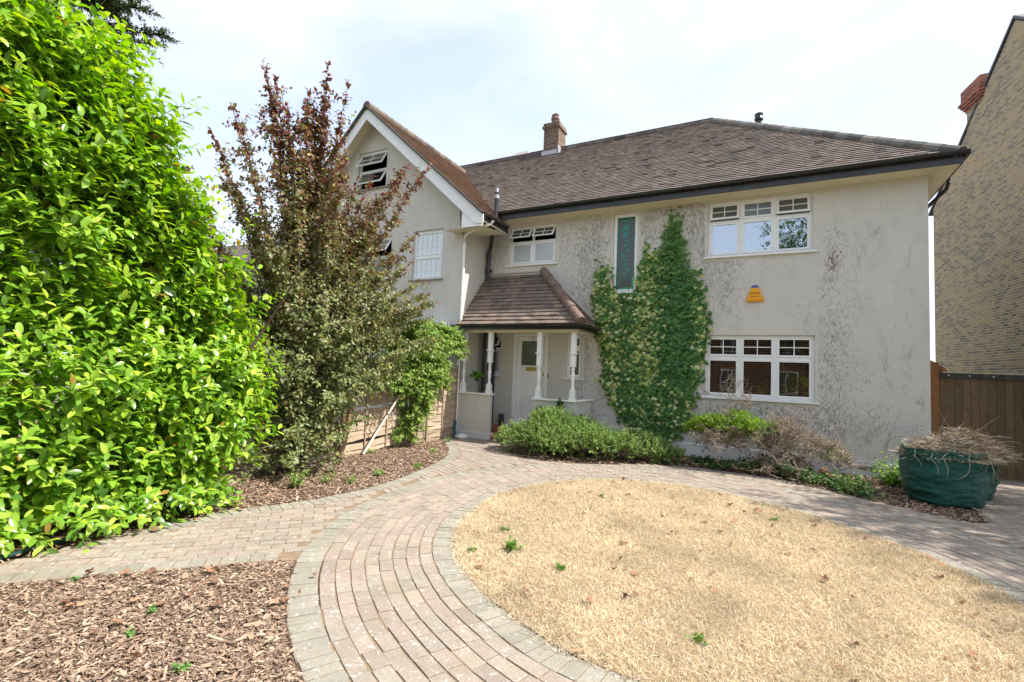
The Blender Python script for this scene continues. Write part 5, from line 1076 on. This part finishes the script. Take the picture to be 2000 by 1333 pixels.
NEED = ([(-.12,0,0),(.12,0,0),(.16,.5,.08),(-.16,.5,.08),(0,1,0),(-.42,.62,.02),(.42,.6,.02),(-.05,.3,0),(.05,.28,0)], [(0,1,2),(0,2,3),(3,2,4),(7,5,3),(8,2,6)])
JP = [(.27,.40,.10),(.20,.33,.08),(.36,.47,.15),(.10,.21,.05),(.36,.47,.16),(.05,.10,.03)]
jun = juniper('juniper_bush', [((-4.35,9.0,.20),(.62,.62,.34)),((-3.9,9.25,.34),(.6,.7,.56)),((-3.75,8.85,.25),(.65,.6,.36)),((-3.1,9.15,.25),(.65,.55,.38)),((-2.6,9.35,.22),(.55,.5,.32)),((-2.05,9.6,.16),(.5,.35,.28)),((-1.65,9.75,.1),(.32,.25,.18)),((-3.4,9.6,.3),(.5,.4,.42))], 4200, JP, [5, 5, 4, 3, 2, 1.5], .046, 'low spreading green juniper in front of the porch', sprig=.20)
b = MB()
for i in range(24):
    a = ri.uniform(0, 6.28); pts = [Vector((-3.5+ri.gauss(0, .3), 9.35, .0))]; d = Vector((math.cos(a)*1.3, math.sin(a)*.6, .3))
    for k in range(4): pts.append(pts[-1]+d*.18+Vector((0, 0, ri.uniform(0, .05))))
    b.tube(pts, [.018, .014, .01, .007, .004], 5)
b.build('trunk', bark_m, jun)
juniper('variegated_sprig', [((-3.92,9.72,.80),(.10,.08,.16)),((-4.35,9.72,.70),(.10,.06,.12)),((-3.45,9.72,.66),(.12,.05,.10))], 90, [(.06,.13,.04),(.10,.18,.06)], [1, 1], .05, 'dark green sprigs poking up behind the low juniper', sprig=.16, cat='plant')
hj = juniper('dying_juniper', [((-.85,9.72,.74),(.42,.38,.22)),((-.45,9.7,.78),(.45,.38,.25)),((-.05,9.72,.72),(.35,.33,.18)),((-1.1,9.8,.64),(.24,.28,.14))], 1700, [(.27,.46,.04),(.20,.38,.035),(.34,.50,.06),(.12,.22,.03)], [5, 4, 3, 2], .040, 'half dead juniper with a vivid green top over bare brown twigs under the lower window', sprig=.17)
P, Nn = blob(1500, [((-.75,9.75,.52),(.45,.35,.20)),((-.2,9.75,.55),(.45,.33,.20)),((.35,9.75,.60),(.40,.30,.24)),((.85,9.7,.45),(.35,.28,.22)),((.2,9.8,.85),(.25,.2,.12))])
lf, st = shoots(P, Nn*.7+RS.normal(0, .5, P.shape), RS.uniform(.08, .22, len(P)), 9, .035, NEED, palette([(.33,.27,.21),(.25,.19,.14),(.42,.35,.28),(.30,.22,.15)]), spread=.5, stem_r=.003, stem_col=(.3,.24,.19)); np_mesh('dead_sprays', *lf, needle_m, hj); np_mesh('dead_twigs', *st, twig_m, hj)
b = MB(); rj = random.Random(4)
def twigtree(b, p, d, r, ln, depth, cols, gz=.0):
    pts = [p]; dd = d.copy()
    for k in range(4): dd = (dd+Vector((rj.gauss(0, .22), rj.gauss(0, .2), rj.gauss(gz, .16)))).normalized(); q = pts[-1]+dd*ln/4; q.z = max(q.z, .02); q.y = min(q.y, YF-.12); pts.append(q)
    b.tube(pts, [r*(1-.15*k) for k in range(5)], 4 if depth < 3 else 6, 0, rj.choice(cols), cap=False)
    if depth > 0:
        for k in range(rj.randint(4, 6)):
            i = rj.randint(1, 4); v = Vector((rj.gauss(0, .8), rj.gauss(-.1, .6), rj.gauss(.15, .6))); twigtree(b, pts[i], (dd*.7+v).normalized(), r*.55, ln*rj.uniform(.5, .75), depth-1, cols, gz)
TCOL = [(.34,.27,.22),(.28,.21,.17),(.42,.35,.29),(.22,.16,.12)]
twigtree(b, Vector((.92, 9.55, .05)), Vector((-.75, .0, .35)), .045, .8, 4, TCOL); twigtree(b, Vector((.85, 9.6, .10)), Vector((-.6, .1, .65)), .035, .8, 4, TCOL); twigtree(b, Vector((.9, 9.55, .05)), Vector((.3, .1, .7)), .028, .45, 4, TCOL)
twigtree(b, Vector((.2, 9.65, .35)), Vector((-1, .0, .25)), .028, .8, 4, TCOL); twigtree(b, Vector((-.3, 9.7, .45)), Vector((-1, 0, .12)), .022, .7, 4, TCOL); twigtree(b, Vector((.25, 9.6, .35)), Vector((.1, -.1, .6)), .018, .5, 4, TCOL)
b.tube([(.98, 9.5, 0), (.92, 9.52, .16), (.80, 9.56, .24)], [.075, .07, .05], 8, 0, (.30,.16,.09)); b.build('dead_branch', twig_m, hj)
gc = thing('ground_ivy', (.1, 9.55, 0), 'low dark ground ivy and weeds beneath the half dead juniper', 'ground cover'); 
P = []; n = 420
while len(P) < n:
    x = RS.uniform(-1.2, 1.4); y = RS.uniform(9.0, 10.0)-max(0, x)*.35; 
    if inpoly(np.array([[x, y]]), BEDC)[0]: P.append((x, y, RS.uniform(.0, .12)+.18*math.exp(-((x-.1)/.5)**2)*RS.rand()))
P = np.array(P); D = np.c_[RS.normal(0, .7, (n, 2)), np.full(n, .6)]; lf, st = shoots(P, D, RS.uniform(.06, .22, n), 6, .062, IVY, palette([(.05,.12,.03),(.08,.17,.04),(.13,.24,.05),(.04,.09,.03),(.20,.24,.09)], [4, 4, 2, 3, 1]), spread=.7, stem_r=.003); np_mesh('foliage', *lf, leaf_m, gc)
def weed(name, x, y, z, r, n, lsz, pal, label, tm=LEAF4, hgt=.2, cat='plant', group=None, spread=.6):
    t = thing(name, (x, y, 0), label, cat, group); P = np.c_[RS.normal(x, r*.35, n), RS.normal(y, r*.35, n), np.full(n, z)]; D = np.c_[RS.normal(0, .5, (n, 2)), np.full(n, .9)]
    lf, st = shoots(P, D, RS.uniform(.5, 1, n)*hgt, 7, lsz, tm, palette(pal), spread=spread, droop=.2, stem_r=.003, stem_col=(.15,.2,.06)); np_mesh('foliage', *lf, leaf_m, t); np_mesh('stem', *st, twig_m, t); return t
YG = [(.30,.40,.06),(.24,.36,.05),(.36,.44,.10),(.18,.28,.05)]
weed('young_shrub', .95, 9.75, .35, .30, 60, .035, YG, 'spindly yellow green shoots rising through the dead twigs under the window', hgt=.42)
weed('young_shrub', .35, 9.8, .45, .12, 22, .035, YG, 'single upright green shoot behind the dead twigs', hgt=.5)
weed('weed_tuft', 1.15, 9.0, .0, .25, 60, .05, [(.25,.33,.08),(.18,.27,.05),(.32,.30,.10)], 'straggly weeds beside the dead juniper stump', hgt=.32)
weed('leafy_shrub', 1.85, 10.2, .0, .22, 75, .06, [(.20,.38,.05),(.14,.29,.04),(.28,.42,.07)], 'small leafy green shrub growing between the wall and the garden bag', tm=IVY, hgt=.62)
for i, (x, y, h) in enumerate([(-4.95,4.9,.16),(-5.2,4.75,.20),(-5.0,5.5,.10),(-4.95,6.3,.10),(-5.6,7.6,.10),(-6.2,8.9,.12),(-6.35,6.75,.16),(-5.35,4.35,.35)]):
    weed('bed_weed', x, y, .02, .10, 10 if h < .3 else 26, .045, [(.20,.33,.06),(.26,.37,.10),(.16,.27,.06)], ['tiny green weed at the path edge below the plum tree', 'pale leafy weed on the chips under the plum tree', 'small weed in the open middle of the bark bed', 'small weed on the bark near the wide bend of the path', 'low weed near the narrow end of the bark bed', 'weed by the fence foot close to the porch', 'weed at the foot of the pale diagonal batten', 'tall pale sprout at the foot of the plum tree'][i], hgt=h, group='weeds in the bark bed')
for i, (x, y) in enumerate([(-3.35,1.75),(-3.15,1.55),(-4.25,1.68),(-2.6,1.5)]):
    weed('seedling', x, y, .02, .04, 4, .035, [(.12,.27,.06),(.17,.32,.09)], ['green seedling in the middle of the front chip bed', 'seedling low in the front chip bed', 'seedling at the left corner of the front chip bed', 'seedling near the curved brick edge of the front chip bed'][i], tm=IVY, hgt=.05, group='seedlings in the front chip bed')
wl_ = ['largest fresh green dandelion on the straw coloured lawn', 'small dandelion just left of the lawn middle', 'flat green weed near the left lawn edge', 'pale weed in the near lawn', 'small green weed near the brick border', 'weed on the upper left of the lawn', 'faint weed at the far edge of the lawn']
for i, (x, y, h) in enumerate([(-1.99,3.95,.11),(-1.45,3.78,.07),(-2.30,4.35,.06),(-.35,3.25,.06),(-2.28,3.72,.04),(-1.9,6.3,.05),(.1,6.5,.05)]):
    weed('lawn_weed', x, y, .02, .05, 12 if i else 20, .05 if i == 0 else .03, [(.15,.27,.05),(.20,.31,.07)], wl_[i], hgt=h, group='weeds in the dry lawn', spread=.35)
# --- conifer behind the laurel
con = thing('dark_conifer', (-20.1, 5.8, 0), 'tall dark conifer rising behind the laurel hedge', 'tree'); CP0 = Vector((-20.1, 5.8, 0)); b = MB(); rc_ = random.Random(8)
b.tube([CP0, CP0+Vector((.1, 0, 6)), CP0+Vector((.0, .1, 12)), CP0+Vector((0, 0, 17))], [.35, .26, .16, .05], 9)
sb, sd = [], []
for i in range(230):
    z = rc_.uniform(2.5, 16.8); a = rc_.uniform(0, 6.28); ln = (2.7 if z < 12 else 2.7*(17.3-z)/5)*rc_.uniform(.55, 1.1); pts = [CP0+Vector((0, 0, z))]; d = Vector((math.cos(a), math.sin(a), rc_.uniform(.0, .45)))
    for k in range(7): d.z -= .03; pts.append(pts[-1]+d*ln/7+Vector((rc_.gauss(0, .05), rc_.gauss(0, .05), rc_.gauss(0, .04))))
    b.tube(pts, [.05*(1-k/8)+.008 for k in range(8)], 5)
    for k in range(int(ln*22)):
        t = rc_.uniform(.3, 1); j = min(int(t*7), 6); p = pts[j].lerp(pts[j+1], t*7-j); sb.append(p); sd.append(d*.6+Vector((rc_.gauss(0, .6), rc_.gauss(0, .6), rc_.gauss(.15, .35))))
b.build('trunk', bark_m, con)
lf, st = shoots(np.array(sb), np.array(sd), RS.uniform(.25, .6, len(sb)), 14, .15, NEED, palette([(.045,.07,.025),(.06,.09,.03),(.035,.055,.02),(.10,.10,.04)]), spread=.5, droop=.25, stem_r=.006, stem_col=(.08,.06,.04)); np_mesh('foliage', *lf, needle_m, con)
# --- sprig at the right edge, close to the camera
sp_ = thing('corner_shrub', (1.0, 2.35, 0), 'blurred yellow green leaf sprig at the right hand corner of the lawn', 'plant')
n = 14; P = np.tile([.93, 2.38, .55], (n, 1))+RS.normal(0, .07, (n, 3)); P[:, 0] += .12; D = np.c_[RS.normal(-.2, .6, n), RS.normal(0, .5, n), RS.normal(.4, .3, n)]
lf, st = shoots(P, D, RS.uniform(.08, .16, n), 5, .05, LAUREL3, palette([(.40,.48,.05),(.12,.28,.02),(.50,.52,.14),(.22,.38,.04)]), spread=.6); np_mesh('foliage', *lf, leaf_m, sp_)
b = MB(); b.tube([(1.25, 2.35, 0), (1.2, 2.36, .3), (1.05, 2.38, .5), (.98, 2.38, .62)], [.008, .007, .005, .003], 5); b.build('stem', bark_m, sp_)
# --- broadleaf trees outside the frame: one shades the drive, one shows in the upstairs glass
def broadleaf(name, x, y, h, cr_, n, label, z0=2.6, seed=1, sy=1.0):
    t = thing(name, (x, y, 0), label, 'tree'); rr = random.Random(seed); b = MB(); b.tube([(x, y, 0), (x+.1, y, h*.25), (x, y+.1, h*.5), (x, y, h*.85)], [.22, .17, .12, .04], 8); sb, sd = [], []
    for i in range(26):
        a = rr.uniform(0, 6.28); z = rr.uniform(z0*.7, h*.7); L_ = cr_*rr.uniform(.6, 1.0); p0 = Vector((x, y, z)); p1 = p0+Vector((math.cos(a)*L_, math.sin(a)*L_*sy, rr.uniform(.3, h*.28))); pts = [p0, p0.lerp(p1, .5)+Vector((0, 0, .25)), p1]; b.tube(pts, [.07, .045, .015], 5)
        c = p0.lerp(p1, .8)
        for k in range(n//26):
            v = Vector((rr.gauss(0, 1), rr.gauss(0, 1), rr.gauss(0, 1))).normalized()*rr.uniform(.4, 1)*cr_*.42; sb.append(c+v); sd.append(v+Vector((0, 0, .3)))
    b.build('trunk', bark_m, t); lf, st = shoots(np.array(sb), np.array(sd), RS.uniform(.25, .5, len(sb)), 9, .13, LEAF4, palette([(.07,.14,.03),(.10,.18,.04),(.05,.10,.025),(.14,.20,.05)]), spread=.7, stem_r=.006, stem_col=(.1,.08,.05)); np_mesh('foliage', *lf, leaf_m, t)
broadleaf('street_tree', 8.6, 8.6, 8.6, 3.2, 4800, 'leafy tree standing outside the garden to the right, shading the driveway', seed=3, z0=3.4)
broadleaf('street_tree', 3.6, -6.5, 12.5, 4.0, 5200, 'large dark tree behind the viewer mirrored in the upstairs window', seed=6, z0=3.0)
# --- dry leaves lying on lawn and paving
me0 = None
tv = np.array([(0,0,0),(-.35,.2,.14),(-.5,.55,.05),(-.15,.7,.12),(0,1,.2),(.2,.68,.06),(.5,.5,.16),(.3,.18,.02),(0,.45,-.02)])*.07
shp = []
for v_ in range(3):
    b = MB(); col = [(.32,.17,.10), (.38,.25,.16), (.22,.12,.08)][v_]; b.add([tuple(p*[1, 1, 1.0+v_*.4]+[0, 0, .012]) for p in tv], [(8, i, i+1) for i in range(7)]+[(8, 7, 0)], 0, col); me = bpy.data.meshes.new('dry_leaf'); me.from_pydata(b.v, [], b.f); ca = me.color_attributes.new('Col', 'FLOAT_COLOR', 'POINT'); ca.data.foreach_set('color', np.c_[np.array(b.c), np.ones(len(b.c))].ravel()); me.materials.append(dry_m); shp.append(me)
cnt = 0; rd_ = random.Random(12)
while cnt < 150:
    u_ = rd_.random()
    if u_ < .60: x, y = rd_.uniform(-2.9, 1.7), rd_.uniform(2.7, 7.6); okp = lawn_dist(np.array([[x, y]]))[0] < -.05; g_ = ('dry brown leaf curled on the parched lawn', 'dry leaves scattered on the lawn'); zz = .035
    elif u_ < .78: x, y = rd_.uniform(-4.5, -2.4), rd_.uniform(1.4, 2.6); okp = inpoly(np.array([[x, y]]), BEDB)[0]; g_ = ('dry leaf lying on the front bark chip bed', 'dry leaves on the front chip bed'); zz = .045
    elif u_ < .90: x, y = rd_.uniform(-3.9, 1.3), rd_.uniform(8.1, 9.5); dd = rd_.uniform(-.12, .05); okp = inpoly(np.array([[x, y-.12]]), PATH)[0] and inpoly(np.array([[x, y+.08]]), BEDC)[0]; g_ = ('dry leaf blown against the edge of the house bed', 'dry leaves along the house bed edge'); zz = .03
    else: x, y = rd_.uniform(-5.2, -4.85), rd_.uniform(1.3, 3.9); okp = True; g_ = ('dry leaf on the paving at the foot of the laurel', 'dry leaves at the foot of the laurel'); zz = .035
    if not okp: continue
    o = bpy.data.objects.new('dry_leaf', rd_.choice(shp)); COL.objects.link(o); o.location = (x, y, zz); o.rotation_euler = (rd_.gauss(0, .35), rd_.gauss(0, .35), rd_.uniform(0, 6.28)); s_ = rd_.uniform(.5, 1.15); o.scale = (s_, s_, s_); tag(o, g_[0], 'leaf', g_[1]); cnt += 1
#@@BEHIND
# ------------------------------------------------------------------ what the window panes mirror: the far side of the street
ob_ = thing('brick_villa', (-4, -16, 0), 'red brick villa across the street, seen only mirrored in the lower window', 'house')
RB2 = brick_mat('villa_brick', .225, .075, .011, (.40,.33,.27), [(0,(.10,.04,.028)),(.5,(.17,.065,.04)),(1,(.22,.10,.06))], (1,0,0), 9)
b = MB(); b.box(-12, 3, -24, -16, 0, 6); b.build('wall', RB2, ob_)
p4 = tiles((3.4, -15.6, 5.9), (-1, 0, 0), (0, -1, .8), [(0, 0), (15.8, 0), (12, 4.4), (3.8, 4.4)], .33, .23, TP); slope_obj('roof', [p4], tile_m, ob_)
for x in (-10, -6.5, -2.2, 1.2):
    for z in (1.0, 3.8):
        b = MB(); b.box(x-.7, x+.7, -15.99, -15.93, z, z+1.5); wf = b.build('window', white_m, ob_); b = MB(); b.box(x-.6, x-.04, -15.93, -15.92, z+.1, z+1.4); b.box(x+.04, x+.6, -15.93, -15.92, z+.1, z+1.4); b.build('window_pane', glass_dark, wf)
hg = thing('golden_shrub', (1.6, -2.6, 0), 'golden green shrub behind the viewer, seen only mirrored in the lower window', 'shrub')
P, Nn = blob(420, [((1.4,-2.9,.9),(1.0,.6,.9)),((2.6,-2.6,1.0),(.9,.6,1.2)),((.0,-3.1,.7),(.5,.5,.6))]); lf, st = shoots(P, Nn+[0, 0, .4], RS.uniform(.2, .4, len(P)), 8, .09, LEAF4, palette([(.34,.36,.04),(.26,.34,.04),(.40,.40,.06)])); np_mesh('foliage', *lf, leaf_m, hg)
